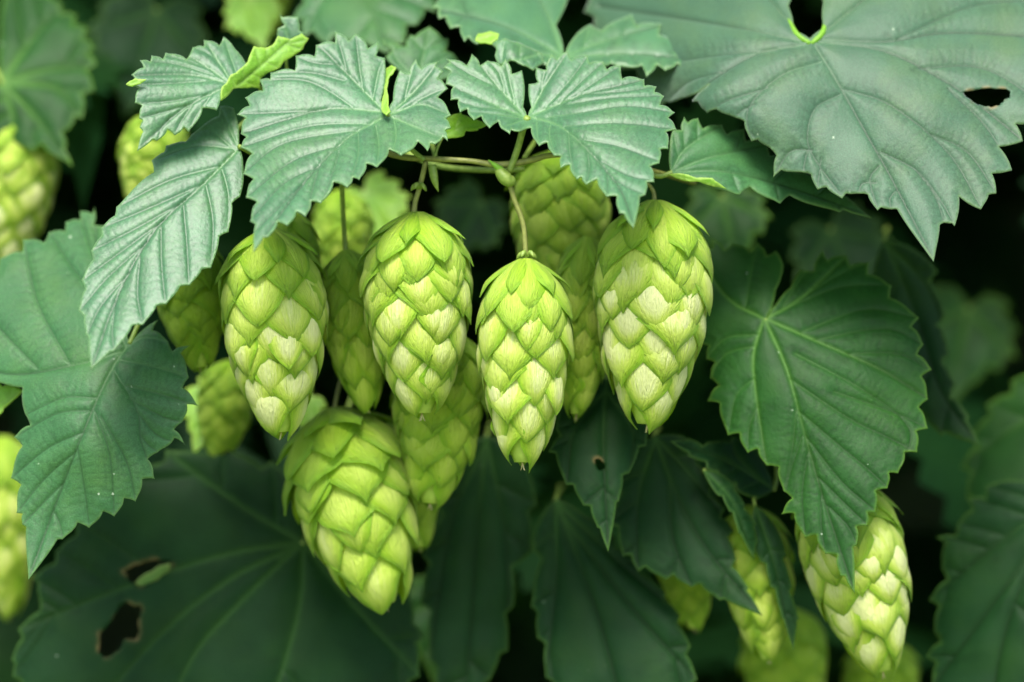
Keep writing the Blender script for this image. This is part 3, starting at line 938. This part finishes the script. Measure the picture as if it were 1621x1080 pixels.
L9 = hop_leaf("small dark leaf with a tiny hole, below the gap between the two right cones",
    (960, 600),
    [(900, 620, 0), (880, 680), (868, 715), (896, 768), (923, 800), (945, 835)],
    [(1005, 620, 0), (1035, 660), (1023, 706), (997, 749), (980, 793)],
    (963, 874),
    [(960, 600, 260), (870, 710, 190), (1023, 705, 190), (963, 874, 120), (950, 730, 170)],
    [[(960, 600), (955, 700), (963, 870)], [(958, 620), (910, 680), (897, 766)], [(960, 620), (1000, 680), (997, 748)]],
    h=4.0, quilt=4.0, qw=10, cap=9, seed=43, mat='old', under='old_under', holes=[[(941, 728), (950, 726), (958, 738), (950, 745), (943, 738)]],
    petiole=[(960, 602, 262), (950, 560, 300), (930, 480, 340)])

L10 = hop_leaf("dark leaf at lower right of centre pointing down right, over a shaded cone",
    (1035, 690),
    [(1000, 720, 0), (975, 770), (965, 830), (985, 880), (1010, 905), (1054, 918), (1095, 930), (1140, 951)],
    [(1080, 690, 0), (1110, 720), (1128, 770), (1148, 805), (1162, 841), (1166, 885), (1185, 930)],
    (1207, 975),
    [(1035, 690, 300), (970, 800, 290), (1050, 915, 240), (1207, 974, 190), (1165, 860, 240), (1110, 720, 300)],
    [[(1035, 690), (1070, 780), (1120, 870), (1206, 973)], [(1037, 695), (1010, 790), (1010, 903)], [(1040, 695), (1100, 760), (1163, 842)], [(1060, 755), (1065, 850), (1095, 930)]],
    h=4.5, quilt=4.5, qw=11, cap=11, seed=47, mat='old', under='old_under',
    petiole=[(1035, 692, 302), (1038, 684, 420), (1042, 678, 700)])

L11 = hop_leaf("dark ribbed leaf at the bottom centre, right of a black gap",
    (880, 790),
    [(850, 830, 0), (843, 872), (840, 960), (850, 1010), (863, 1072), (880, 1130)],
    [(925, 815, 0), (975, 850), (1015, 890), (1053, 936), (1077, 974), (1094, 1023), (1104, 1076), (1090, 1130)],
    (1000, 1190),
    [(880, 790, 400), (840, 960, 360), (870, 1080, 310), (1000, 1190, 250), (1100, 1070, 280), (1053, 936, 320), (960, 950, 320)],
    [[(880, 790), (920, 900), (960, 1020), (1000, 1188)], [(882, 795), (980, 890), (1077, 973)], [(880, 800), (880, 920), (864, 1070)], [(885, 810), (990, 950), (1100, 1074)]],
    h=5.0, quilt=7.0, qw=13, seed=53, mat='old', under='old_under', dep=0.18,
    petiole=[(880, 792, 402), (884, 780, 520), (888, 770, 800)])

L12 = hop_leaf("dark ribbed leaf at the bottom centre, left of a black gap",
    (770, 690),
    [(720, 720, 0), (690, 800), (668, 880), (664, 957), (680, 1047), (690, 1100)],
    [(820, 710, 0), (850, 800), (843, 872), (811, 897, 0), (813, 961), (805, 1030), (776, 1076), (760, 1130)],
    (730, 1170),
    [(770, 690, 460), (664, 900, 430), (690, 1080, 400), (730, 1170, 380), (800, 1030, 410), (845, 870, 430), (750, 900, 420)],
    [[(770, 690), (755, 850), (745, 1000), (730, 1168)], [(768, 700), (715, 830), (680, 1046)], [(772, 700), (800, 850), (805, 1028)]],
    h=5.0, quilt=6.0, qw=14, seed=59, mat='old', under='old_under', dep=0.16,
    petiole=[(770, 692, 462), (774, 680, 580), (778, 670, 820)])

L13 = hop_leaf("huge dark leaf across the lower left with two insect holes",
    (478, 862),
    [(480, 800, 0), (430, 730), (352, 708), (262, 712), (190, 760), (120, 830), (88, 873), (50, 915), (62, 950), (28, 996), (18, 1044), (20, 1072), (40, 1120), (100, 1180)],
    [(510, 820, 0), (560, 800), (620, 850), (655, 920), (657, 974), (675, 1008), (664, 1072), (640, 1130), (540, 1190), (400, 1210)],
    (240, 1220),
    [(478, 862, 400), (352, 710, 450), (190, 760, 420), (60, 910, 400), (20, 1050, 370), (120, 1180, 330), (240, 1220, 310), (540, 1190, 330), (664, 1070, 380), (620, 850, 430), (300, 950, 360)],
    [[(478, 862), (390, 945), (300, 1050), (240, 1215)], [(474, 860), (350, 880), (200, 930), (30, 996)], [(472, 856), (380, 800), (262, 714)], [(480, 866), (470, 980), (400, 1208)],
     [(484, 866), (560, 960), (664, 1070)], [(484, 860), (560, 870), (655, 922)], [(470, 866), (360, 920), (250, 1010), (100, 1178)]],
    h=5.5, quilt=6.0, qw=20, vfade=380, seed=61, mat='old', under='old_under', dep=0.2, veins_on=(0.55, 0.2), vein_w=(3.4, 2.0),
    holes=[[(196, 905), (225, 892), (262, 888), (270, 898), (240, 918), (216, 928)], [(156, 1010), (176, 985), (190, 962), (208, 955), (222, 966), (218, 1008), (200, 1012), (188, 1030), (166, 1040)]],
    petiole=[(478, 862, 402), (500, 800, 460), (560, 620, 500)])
flap(L13, [(214, 924), (232, 908), (252, 896), (270, 892), (268, 904), (250, 918), (230, 930)],
     [(214, 924, 372), (252, 896, 360), (270, 892, 362), (232, 926, 374)], h=4.0, seed=62, mat='old_under', under='old')

# --- further back: softer leaves
L14 = hop_leaf("blurred green leaf in the bottom right corner",
    (1690, 780),
    [(1600, 760, 0), (1560, 770), (1530, 790), (1515, 830), (1480, 850), (1490, 900), (1470, 950), (1478, 1000), (1465, 1040), (1475, 1090)],
    [(1740, 800, 0), (1790, 900), (1790, 1000), (1740, 1100)],
    (1560, 1220),
    [(1690, 780, 380), (1515, 830, 420), (1470, 1000, 400), (1560, 1220, 300), (1790, 950, 300), (1620, 950, 340)],
    [[(1690, 780), (1620, 920), (1580, 1050), (1560, 1215)], [(1685, 785), (1580, 860), (1472, 950)], [(1690, 790), (1570, 960), (1476, 1088)]],
    h=6, quilt=6, qw=16, seed=67, mat='old', under='old_under', petiole=[(1690, 780, 382), (1700, 700, 430), (1690, 600, 460)])

L15 = hop_leaf("blurred green leaf at the right edge below the dark gap",
    (1680, 640),
    [(1640, 590, 0), (1600, 604), (1560, 640), (1535, 690), (1520, 740), (1530, 790)],
    [(1720, 700, 0), (1720, 760), (1690, 820)],
    (1600, 860),
    [(1680, 640, 640), (1600, 604, 700), (1520, 740, 660), (1600, 860, 560), (1720, 760, 560)],
    [[(1680, 640), (1640, 730), (1602, 855)], [(1676, 642), (1600, 680), (1522, 740)]],
    h=7, quilt=5, qw=16, seed=71, mat='fresh', under='old_under', petiole=[(1680, 640, 642), (1690, 580, 680), (1680, 500, 700)])

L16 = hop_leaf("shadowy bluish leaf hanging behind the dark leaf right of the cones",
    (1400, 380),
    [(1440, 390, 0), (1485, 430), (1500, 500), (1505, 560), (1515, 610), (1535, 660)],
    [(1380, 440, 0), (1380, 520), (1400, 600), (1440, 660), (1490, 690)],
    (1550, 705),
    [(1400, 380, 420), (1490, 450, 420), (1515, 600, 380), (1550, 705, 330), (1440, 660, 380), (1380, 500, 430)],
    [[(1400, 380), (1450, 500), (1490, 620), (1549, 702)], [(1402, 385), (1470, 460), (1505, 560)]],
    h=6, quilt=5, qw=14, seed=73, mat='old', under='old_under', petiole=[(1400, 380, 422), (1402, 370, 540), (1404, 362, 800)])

L17 = hop_leaf("blurred green leaf in the top left corner above a blurred cone",
    (5, 132),
    [(0, 60, 0), (20, -40), (60, -30), (98, 6), (122, 24), (141, 48), (150, 76), (154, 102), (150, 144), (131, 188), (110, 205), (106, 230)],
    [(-40, 150, 0), (-90, 180), (-70, 240), (0, 228), (50, 240), (98, 254)],
    (116, 264),
    [(5, 132, 620), (30, -40, 760), (154, 100, 640), (116, 264, 540), (0, 228, 580), (-90, 180, 620)],
    [[(5, 132), (60, 190), (115, 262)], [(5, 130), (80, 110), (153, 102)], [(5, 126), (60, 50), (98, 8)], [(4, 134), (20, 190), (0, 226)], [(8, 132), (90, 140), (131, 187)]],
    h=5, quilt=7, qw=12, seed=79, mat='fresh', under='old_under', veins_on=(0.7, 0.4), vein_w=(4, 2.5), petiole=[(5, 132, 622), (-30, 60, 700), (-60, -60, 720)])

L18 = hop_leaf("blurred teal leaf at the top edge above the large pale leaf left of centre",
    (560, -60),
    [(520, -40, 0), (470, -10), (462, 30), (480, 60), (520, 72), (560, 66)],
    [(640, -40, 0), (700, -10), (690, 20), (660, 40), (640, 70)],
    (612, 84),
    [(560, -60, 560), (462, 20, 520), (612, 84, 420), (700, -10, 520)],
    [[(560, -60), (590, 10), (611, 80)], [(560, -55), (510, 0), (480, 60)]],
    h=6, quilt=4, qw=14, seed=83, mat='mature', petiole=[(560, -60, 562), (570, -120, 620), (580, -200, 640)])

L19 = hop_leaf("blurred pale two lobed leaf at the top centre with a rolled front edge",
    (893, 90),
    [(880, 40, 0), (905, -30, 0), (850, -70), (770, -70), (710, -40), (684, 12), (694, 30), (713, 45), (735, 66), (755, 70), (800, 84), (850, 105)],
    [(908, 60, 0), (935, 38), (1000, 22), (1047, 37), (1075, 70), (1097, 93), (1081, 112), (1053, 112), (1023, 122), (975, 105)],
    (915, 118),
    [(893, 90, 210), (850, -60, 420), (700, 0, 300), (735, 66, 190), (800, 84, 170), (850, 100, 180), (1000, 22, 320), (1097, 93, 220), (1023, 122, 180), (915, 118, 180)],
    [[(893, 90), (820, 50), (760, 30), (686, 14)], [(893, 92), (820, 78), (737, 65)], [(895, 88), (970, 60), (1047, 40)], [(895, 90), (1000, 85), (1096, 94)], [(888, 82), (860, 10), (800, -68)]],
    h=5, quilt=4.5, qw=14, seed=89, mat='leaf', petiole=[(893, 92, 212), (890, 120, 250), (860, 200, 260), (830, 250, 120)])
flap(L19, [(790, 103), (783, 88), (785, 66), (800, 60), (825, 68), (858, 84), (862, 100), (845, 112), (828, 104), (808, 96)],
     [(790, 103, 112), (785, 64, 130), (825, 68, 135), (862, 98, 124), (828, 104, 100), (808, 85, 104)], h=3.4, seed=91, mat='leaf', under='leaf_under', quilt=3)
flap(L19, [(752, 64), (757, 53), (776, 49), (790, 53), (788, 62), (778, 70), (762, 68)],
     [(752, 64, 150), (776, 49, 160), (790, 55, 150), (770, 69, 140)], h=3.4, seed=92)

L20 = hop_leaf("dim teal leaf seen between the two pale top leaves",
    (660, 130),
    [(630, 110, 0), (610, 90), (606, 60), (630, 70), (650, 55)],
    [(720, 120, 0), (740, 100), (718, 84), (710, 60)],
    (680, 42),
    [(660, 130, 240), (606, 60, 280), (680, 42, 300), (740, 100, 270)],
    [[(660, 130), (670, 90), (680, 44)], [(660, 128), (630, 95), (607, 62)]],
    h=5, quilt=4, qw=12, seed=97, mat='mature', petiole=[(660, 130, 242), (670, 180, 260), (690, 250, 120)])

L21 = hop_leaf("small bright green leaf lit through from behind, between the two pale top leaves",
    (700, 218),
    [(690, 195, 0), (705, 180), (730, 178)],
    [(715, 218, 0), (735, 214), (757, 206)],
    (774, 197),
    [(700, 218, 70), (705, 180, 90), (774, 197, 100), (735, 214, 80)],
    [[(700, 216), (735, 200), (772, 198)]],
    h=4, quilt=2, cap=6, seed=101, mat='young', under='young', petiole=[(700, 218, 72), (692, 235, 66), (688, 250, 60)], pet_r=2.5)

L22 = hop_leaf("small dark spiky leaf with a sharp left tip, below the right front cone",
    (1225, 775),
    [(1200, 720, 0), (1160, 690), (1120, 700), (1090, 693)],
    [(1200, 790, 0), (1165, 776), (1135, 757), (1118, 742), (1090, 722)],
    (1061, 698),
    [(1225, 775, 270), (1160, 690, 270), (1061, 698, 210), (1135, 757, 220)],
    [[(1225, 775), (1150, 730), (1063, 699)], [(1200, 758), (1165, 720), (1160, 692)]],
    h=4, quilt=4, qw=9, cap=8, seed=103, mat='old', under='old_under', petiole=[(1225, 775, 272), (1230, 740, 320), (1215, 640, 350)])

L23 = hop_leaf("narrow curled dark leaf hanging left of the lower right cone",
    (1115, 745),
    [(1135, 748, 0), (1165, 770), (1180, 800), (1198, 830), (1200, 860)],
    [(1120, 760, 0), (1138, 785), (1155, 810), (1170, 845)],
    (1193, 884),
    [(1115, 745, 215), (1180, 800, 210), (1193, 884, 190), (1138, 785, 190)],
    [[(1115, 745), (1160, 795), (1192, 882)]],
    h=3.6, quilt=4, qw=8, cap=4.5, seed=107, mat='old', under='old_under', petiole=[(1115, 745, 217), (1122, 742, 330), (1130, 742, 600)], pet_r=3)

L24 = hop_leaf("long dark leaf blade hanging between two shaded cones at lower right",
    (1195, 800),
    [(1225, 830, 0), (1245, 880), (1255, 930), (1265, 980)],
    [(1190, 850, 0), (1205, 890), (1220, 930), (1238, 980)],
    (1256, 1030),
    [(1195, 800, 230), (1245, 880, 220), (1256, 1030, 200), (1205, 890, 215)],
    [[(1195, 800), (1225, 890), (1255, 1028)]],
    h=4, quilt=4, qw=9, cap=6, seed=109, mat='old', under='old_under', petiole=[(1195, 800, 232), (1190, 760, 270), (1180, 690, 330)], pet_r=3)

L25 = hop_leaf("small grey-green leaf tip rising behind the yellow-green folded edge at upper left",
    (452, 90),
    [(440, 70, 0), (440, 45), (443, 22)],
    [(474, 70, 0), (480, 52)],
    (472, 27),
    [(452, 90, 150), (440, 40, 150), (472, 27, 160), (480, 55, 150)],
    [[(452, 90), (455, 60), (446, 28)]],
    h=3.6, quilt=3, qw=8, seed=113, mat='leaf', petiole=[(452, 90, 152), (460, 130, 170), (500, 220, 150), (592, 238, 95)], pet_r=2.5)

def soft_leaf(label, cx, cy, r, z, rot, mat, seed, lean=0.5):
    """a blurred lobed leaf further back, hanging from its own petiole"""
    def q(a, k):
        a += rot
        return (cx + r * k * math.sin(a), cy - r * k * math.cos(a))
    base = q(0, 0.42)
    left = [q(-0.35, 0.75) + (0,), q(-0.8, 0.92), q(-1.3, 0.86), q(-1.8, 0.95), q(-2.2, 0.78), q(-2.7, 0.80)]
    right = [q(0.35, 0.75) + (0,), q(0.8, 0.90), q(1.3, 0.88), q(1.8, 0.93), q(2.2, 0.80), q(2.7, 0.80)]
    apex = q(math.pi, 1.2)
    pts = [base] + [p[:2] for p in left + right] + [apex]
    ctrl = [(p[0], p[1], z + lean * (cy - p[1]) - 0.15 * abs(p[0] - cx)) for p in pts]
    return hop_leaf(label, base, left, right, apex, ctrl, [[base, (cx, cy), apex], [base, q(-1.8, 0.9)], [base, q(1.8, 0.9)]], h=7, quilt=6, qw=14, seed=seed,
                    mat=mat, under='leaf_under', petiole=[base + (z + 12,), (base[0] + 3, base[1] + r * 0.05, z + 160), (base[0] + 8, base[1] + r * 0.1, z + 500)])


soft_leaf("blurred yellow-green leaf in the gap between the leftmost and slanted cones", 475, 640, 48, 460, 0.9, 'young', 137)
soft_leaf("blurred green leaf in the shade above the dark right leaf", 1150, 345, 80, 760, -0.2, 'fresh', 138)
soft_leaf("bright green blurred leaf low behind the leftmost front cone", 335, 650, 62, 520, 0.4, 'young', 127)
soft_leaf("blurred bright green leaf behind the stalk of the second front cone", 590, 330, 70, 620, -0.5, 'young', 128)
soft_leaf("blurred green leaf in the shade between the second and third front cones", 745, 345, 70, 900, 0.6, 'old', 129)
soft_leaf("very blurred olive leaf at the right, below the tip of the huge leaf", 1525, 530, 100, 1250, 0.2, 'fresh', 130)
soft_leaf("blurred dark green leaf at the top edge, right of the blurred corner leaf", 235, 60, 110, 1050, 0.3, 'old', 133)
soft_leaf("dim blurred leaf in the dark gap at the right, under the huge upper right leaf", 1330, 400, 95, 1000, -0.4, 'old', 134)
soft_leaf("blurred dark leaf below the slanted lower cone, in the bottom gap", 700, 980, 90, 800, 0.1, 'fresh', 135)
soft_leaf("small blurred yellow-green leaf at the top edge left of the folded leaf", 400, 20, 55, 800, -0.3, 'young', 136)

L27 = hop_leaf("sliver of bright green leaf at the left edge below the broad lobed leaf",
    (-40, 660),
    [(-30, 615, 0), (0, 607), (20, 608)],
    [(-20, 670, 0), (5, 650)],
    (37, 618),
    [(-40, 660, 160), (0, 607, 170), (37, 618, 150), (5, 650, 150)],
    [[(-40, 660), (36, 619)]],
    h=4, quilt=2, cap=5, seed=131, mat='young', under='young', petiole=[(-40, 660, 162), (-60, 640, 200), (-100, 560, 230)])

# ================================================================== the cones
def sized(c, top, tip, halfw, zt, zb):
    c['len'] = (W3(*tip, zb) - W3(*top, zt)).length
    c['rad'] = halfw * (D + zt) / D
    return c

C1 = sized(hop_cone("leftmost of the four sharp front cones, its top under a drooping leaf tip", (425, 362), (446, 694), 84, 70, 55, roll=0.2, seed=5, pale=0.86,
    stalk=[(540, 215, 90), (480, 270, 85), (435, 320, 75), (426, 372, 70)]), (425, 362), (446, 694), 84, 70, 55)
C2 = sized(hop_cone("second front cone from the left, broad with a cap-like green top scale", (658, 336), (668, 664), 86, 70, 60, roll=-0.15, seed=12, pale=0.78,
    stalk=[(674, 256, 60), (666, 290, 64), (657, 322, 68), (655, 350, 70)], stalk_r=4.2), (658, 336), (668, 664), 86, 70, 60)
C3 = sized(hop_cone("lowest hanging front cone, just right of centre, on a bare crooked stalk", (833, 410), (827, 742), 75, 60, 40, roll=0.55, seed=23, pale=0.86, rings=9,
    stalk=[(804, 278, 56), (812, 310, 58), (828, 355, 60), (832, 400, 60), (834, 424, 62)], stalk_r=4.2), (833, 410), (827, 742), 75, 60, 40)
C4 = sized(hop_cone("largest front cone, rightmost of the four, pale at its lower end", (1038, 318), (1024, 682), 92, 85, 55, roll=0.1, seed=31, pale=0.9, rings=11,
    stalk=[(930, 246, 66), (985, 270, 80), (1030, 296, 90), (1037, 330, 88)]), (1038, 318), (1024, 682), 92, 85, 55)
C5 = sized(hop_cone("shaded green cone hanging behind, between the two left front cones", (548, 396), (582, 652), 54, 190, 180, roll=0.4, seed=41, pale=0.45, rings=8,
    stalk=[(540, 262, 110), (542, 310, 150), (545, 370, 185), (548, 405, 190)], stalk_mat='stem', stalk_r=4), (548, 396), (582, 652), 54, 190, 180)

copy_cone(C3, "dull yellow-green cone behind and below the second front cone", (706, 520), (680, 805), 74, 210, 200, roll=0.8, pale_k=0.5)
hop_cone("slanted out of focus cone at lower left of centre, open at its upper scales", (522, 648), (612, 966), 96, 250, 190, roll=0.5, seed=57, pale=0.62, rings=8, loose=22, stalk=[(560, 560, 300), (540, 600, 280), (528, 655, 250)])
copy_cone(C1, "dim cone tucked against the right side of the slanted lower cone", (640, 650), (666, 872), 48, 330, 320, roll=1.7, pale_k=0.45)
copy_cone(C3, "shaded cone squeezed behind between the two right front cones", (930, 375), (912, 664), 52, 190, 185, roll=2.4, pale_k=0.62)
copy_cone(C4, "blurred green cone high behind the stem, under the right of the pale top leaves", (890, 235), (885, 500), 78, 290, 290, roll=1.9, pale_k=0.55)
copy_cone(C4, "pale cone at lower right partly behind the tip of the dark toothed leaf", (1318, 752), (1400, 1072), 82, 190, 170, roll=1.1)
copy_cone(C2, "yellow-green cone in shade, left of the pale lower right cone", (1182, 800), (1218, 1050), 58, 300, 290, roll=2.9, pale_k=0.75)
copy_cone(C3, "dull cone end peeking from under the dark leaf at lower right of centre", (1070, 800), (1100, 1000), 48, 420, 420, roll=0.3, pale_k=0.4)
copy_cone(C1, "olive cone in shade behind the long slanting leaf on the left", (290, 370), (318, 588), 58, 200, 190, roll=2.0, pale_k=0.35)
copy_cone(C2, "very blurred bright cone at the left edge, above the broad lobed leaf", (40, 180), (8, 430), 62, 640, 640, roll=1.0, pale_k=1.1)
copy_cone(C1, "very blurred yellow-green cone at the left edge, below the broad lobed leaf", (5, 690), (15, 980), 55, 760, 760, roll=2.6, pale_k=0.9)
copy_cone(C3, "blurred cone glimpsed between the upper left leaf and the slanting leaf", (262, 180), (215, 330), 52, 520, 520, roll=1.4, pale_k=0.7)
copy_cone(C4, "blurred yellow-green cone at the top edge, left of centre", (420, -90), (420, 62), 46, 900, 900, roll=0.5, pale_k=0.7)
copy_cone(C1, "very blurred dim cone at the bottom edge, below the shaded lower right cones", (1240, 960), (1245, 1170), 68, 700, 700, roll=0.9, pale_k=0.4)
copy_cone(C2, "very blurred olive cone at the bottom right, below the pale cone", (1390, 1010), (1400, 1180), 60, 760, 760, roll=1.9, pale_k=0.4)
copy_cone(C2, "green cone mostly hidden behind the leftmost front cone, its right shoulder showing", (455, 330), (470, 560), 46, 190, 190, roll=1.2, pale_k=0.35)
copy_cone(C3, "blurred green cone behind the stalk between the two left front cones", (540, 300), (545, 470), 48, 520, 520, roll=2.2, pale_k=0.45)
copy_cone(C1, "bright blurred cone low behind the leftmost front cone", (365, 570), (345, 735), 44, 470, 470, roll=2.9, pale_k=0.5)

# ================================================================== the stem
pv, pf = tube([(540, 215, 150), (592, 236, 110), (640, 249, 76), (692, 252, 60), (745, 255, 58), (790, 261, 58), (840, 254, 62), (872, 246, 66), (930, 246, 70), (1000, 262, 90), (1100, 290, 200)],
              [4, 4.5, 5, 4.6, 4.2, 5.5, 5, 4.6, 4.4, 4.2, 4], 10)
stem = link_mesh('hop_bine', [list(v) for v in pv], pf, M['stem_brown'])
tag(stem, "thin brownish stem running sideways under the two pale top leaves", 'stem')
pv, pf = tube([(788, 266, 54), (796, 278, 50), (806, 286, 50), (814, 284, 52)], [7, 11, 11, 7], 10, 3)
node = link_mesh('node', [list(v) for v in pv], pf, M['stem'], stem)
pv, pf = tube([(794, 270, 50), (784, 262, 48), (773, 253, 50)], [6, 4, 0.6], 8, 3)
link_mesh('stipule', [list(v) for v in pv], pf, M['young'], node, uv=np.zeros((len(pv), 2)))
pv, pf = tube([(684, 262, 58), (688, 285, 56), (694, 304, 58)], [7, 6, 0.6], 8, 3)
link_mesh('stipule', [list(v) for v in pv], pf, M['stem'], stem)
back, bf = tube([(560, 200, 330), (640, 240, 260), (700, 264, 200), (790, 270, 140), (830, 268, 130)], [5, 5, 5, 5, 4], 8)
st2 = link_mesh('hop_bine', [list(v) for v in back], bf, M['stem'])
tag(st2, "pale green stem just behind the brownish stem", 'stem')


def collar(cone, x, y, z, r):
    """ring of tiny bracts round a cone's stalk"""
    bpy.context.view_layer.update()
    inv = cone.matrix_basis.inverted()
    for k in range(5):
        an = k * 2 * math.pi / 5 + 0.4
        c, s = math.cos(an), math.sin(an)
        pts = [(x + 2 * c, y + 3, z + 2 * s), (x + r * 0.6 * c, y - 3 + 2 * s, z + r * 0.6 * s), (x + r * c, y + 1 + 3 * s, z + r * s), (x + r * 1.3 * c, y + 6 + 3 * s, z + r * 1.3 * s)]
        v, f = tube(pts, [2.5, 4.0, 3.4, 0.5], 6, 3)
        link_mesh('stalk_bract', [list(inv @ p) for p in v], f, M['stem'], cone)


collar(C2, 663, 296, 62, 10)
collar(C3, 834, 404, 60, 13)

# ================================================================== foliage behind, plus added foliage above for shade (uncountable)
def simple_leaf():
    tips = []
    ang = np.linspace(-2.75, 2.75, 45)
    pts = []
    for i, a in enumerate(ang):
        lob = 0.62 + 0.38 * math.cos(a) ** 2 * (1 if abs(a) < 1.2 else 0.6) + 0.12 * abs(math.sin(1.5 * a))
        r = lob * (1.0 if i % 2 == 0 else 0.86)
        pts.append((r * math.sin(a), r * math.cos(a), -0.18 * r * r + 0.05 * math.sin(5 * a)))
    V = [(0, 0, 0)] + [(p[0] * 0.5, p[1] * 0.5, p[2] * 0.3 + 0.03) for p in pts] + pts
    n = len(pts)
    F = [(0, 1 + i + 1, 1 + i) for i in range(n - 1)]
    F += [(1 + i, 2 + i, n + 2 + i, n + 1 + i) for i in range(n - 1)]
    return np.array(V), F


def foliage(name, label, count, box, size, seed, normal, spread, mats):
    sv, sf = simple_leaf()
    rng = random.Random(seed)
    VV, FF, UV = [], [], []
    for i in range(count):
        p = Vector((rng.uniform(*box[0]), rng.uniform(*box[1]), rng.uniform(*box[2])))
        nn = (Vector(normal) + Vector((rng.gauss(0, spread), rng.gauss(0, spread), rng.gauss(0, spread)))).normalized()
        q = nn.to_track_quat('Z', 'Y') @ Quaternion((0, 0, 1), rng.uniform(0, 6.28))
        s = rng.uniform(*size)
        mtx = np.array((Matrix.Translation(p) @ q.to_matrix().to_4x4() @ Matrix.Scale(s, 4)))
        o = len(VV) * len(sv)
        VV.append(sv @ mtx[:3, :3].T + mtx[:3, 3])
        UV.append(sv[:, :2] * 0.6 + i)
        FF += [tuple(a + o for a in f) for f in sf]
    V = np.concatenate(VV)
    ob = link_mesh(name, V, FF, mats, uv=np.concatenate(UV), attrs={'vein': np.zeros(len(V)), 'rim': np.zeros(len(V))})
    tag(ob, label, 'foliage', kind='stuff')
    return ob


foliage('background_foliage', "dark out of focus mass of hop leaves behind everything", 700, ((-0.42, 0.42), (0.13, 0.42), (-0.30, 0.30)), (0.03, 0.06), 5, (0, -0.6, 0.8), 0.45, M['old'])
foliage('overhanging_foliage', "hop leaves overhanging the left of the hedge behind the leaves", 160, ((-0.42, -0.085), (0.14, 0.42), (0.12, 0.34)), (0.035, 0.07), 9, (0, -0.3, 1.0), 0.4, M['old'])  # off-frame leaves added to keep light off the left background
foliage('overhanging_foliage', "hop leaves overhanging above and behind the cones", 380, ((-0.085, 0.42), (0.06, 0.42), (0.12, 0.34)), (0.035, 0.07), 8, (0, -0.3, 1.0), 0.4, M['old'])  # canopy added out of view, boxed to shade what lies behind the cones
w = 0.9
wall = link_mesh('hedge_depth', [(-w, 0.46, -w), (w, 0.46, -w), (w, 0.46, w), (-w, 0.46, w)], [(0, 1, 2, 3)], M['hedge'], smooth=False)  # flat dark sheet standing in for shaded hedge interior
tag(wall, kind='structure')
g = 20.0
ground = link_mesh('ground', [(-g, -g, -1.3), (g, -g, -1.3), (g, g, -1.3), (-g, g, -1.3)], [(0, 1, 2, 3)], plain("grass_ground", (0.12, 0.20, 0.05), (0.26, 0.27, 0.12), 0.9, 6), smooth=False)
tag(ground, kind='structure')
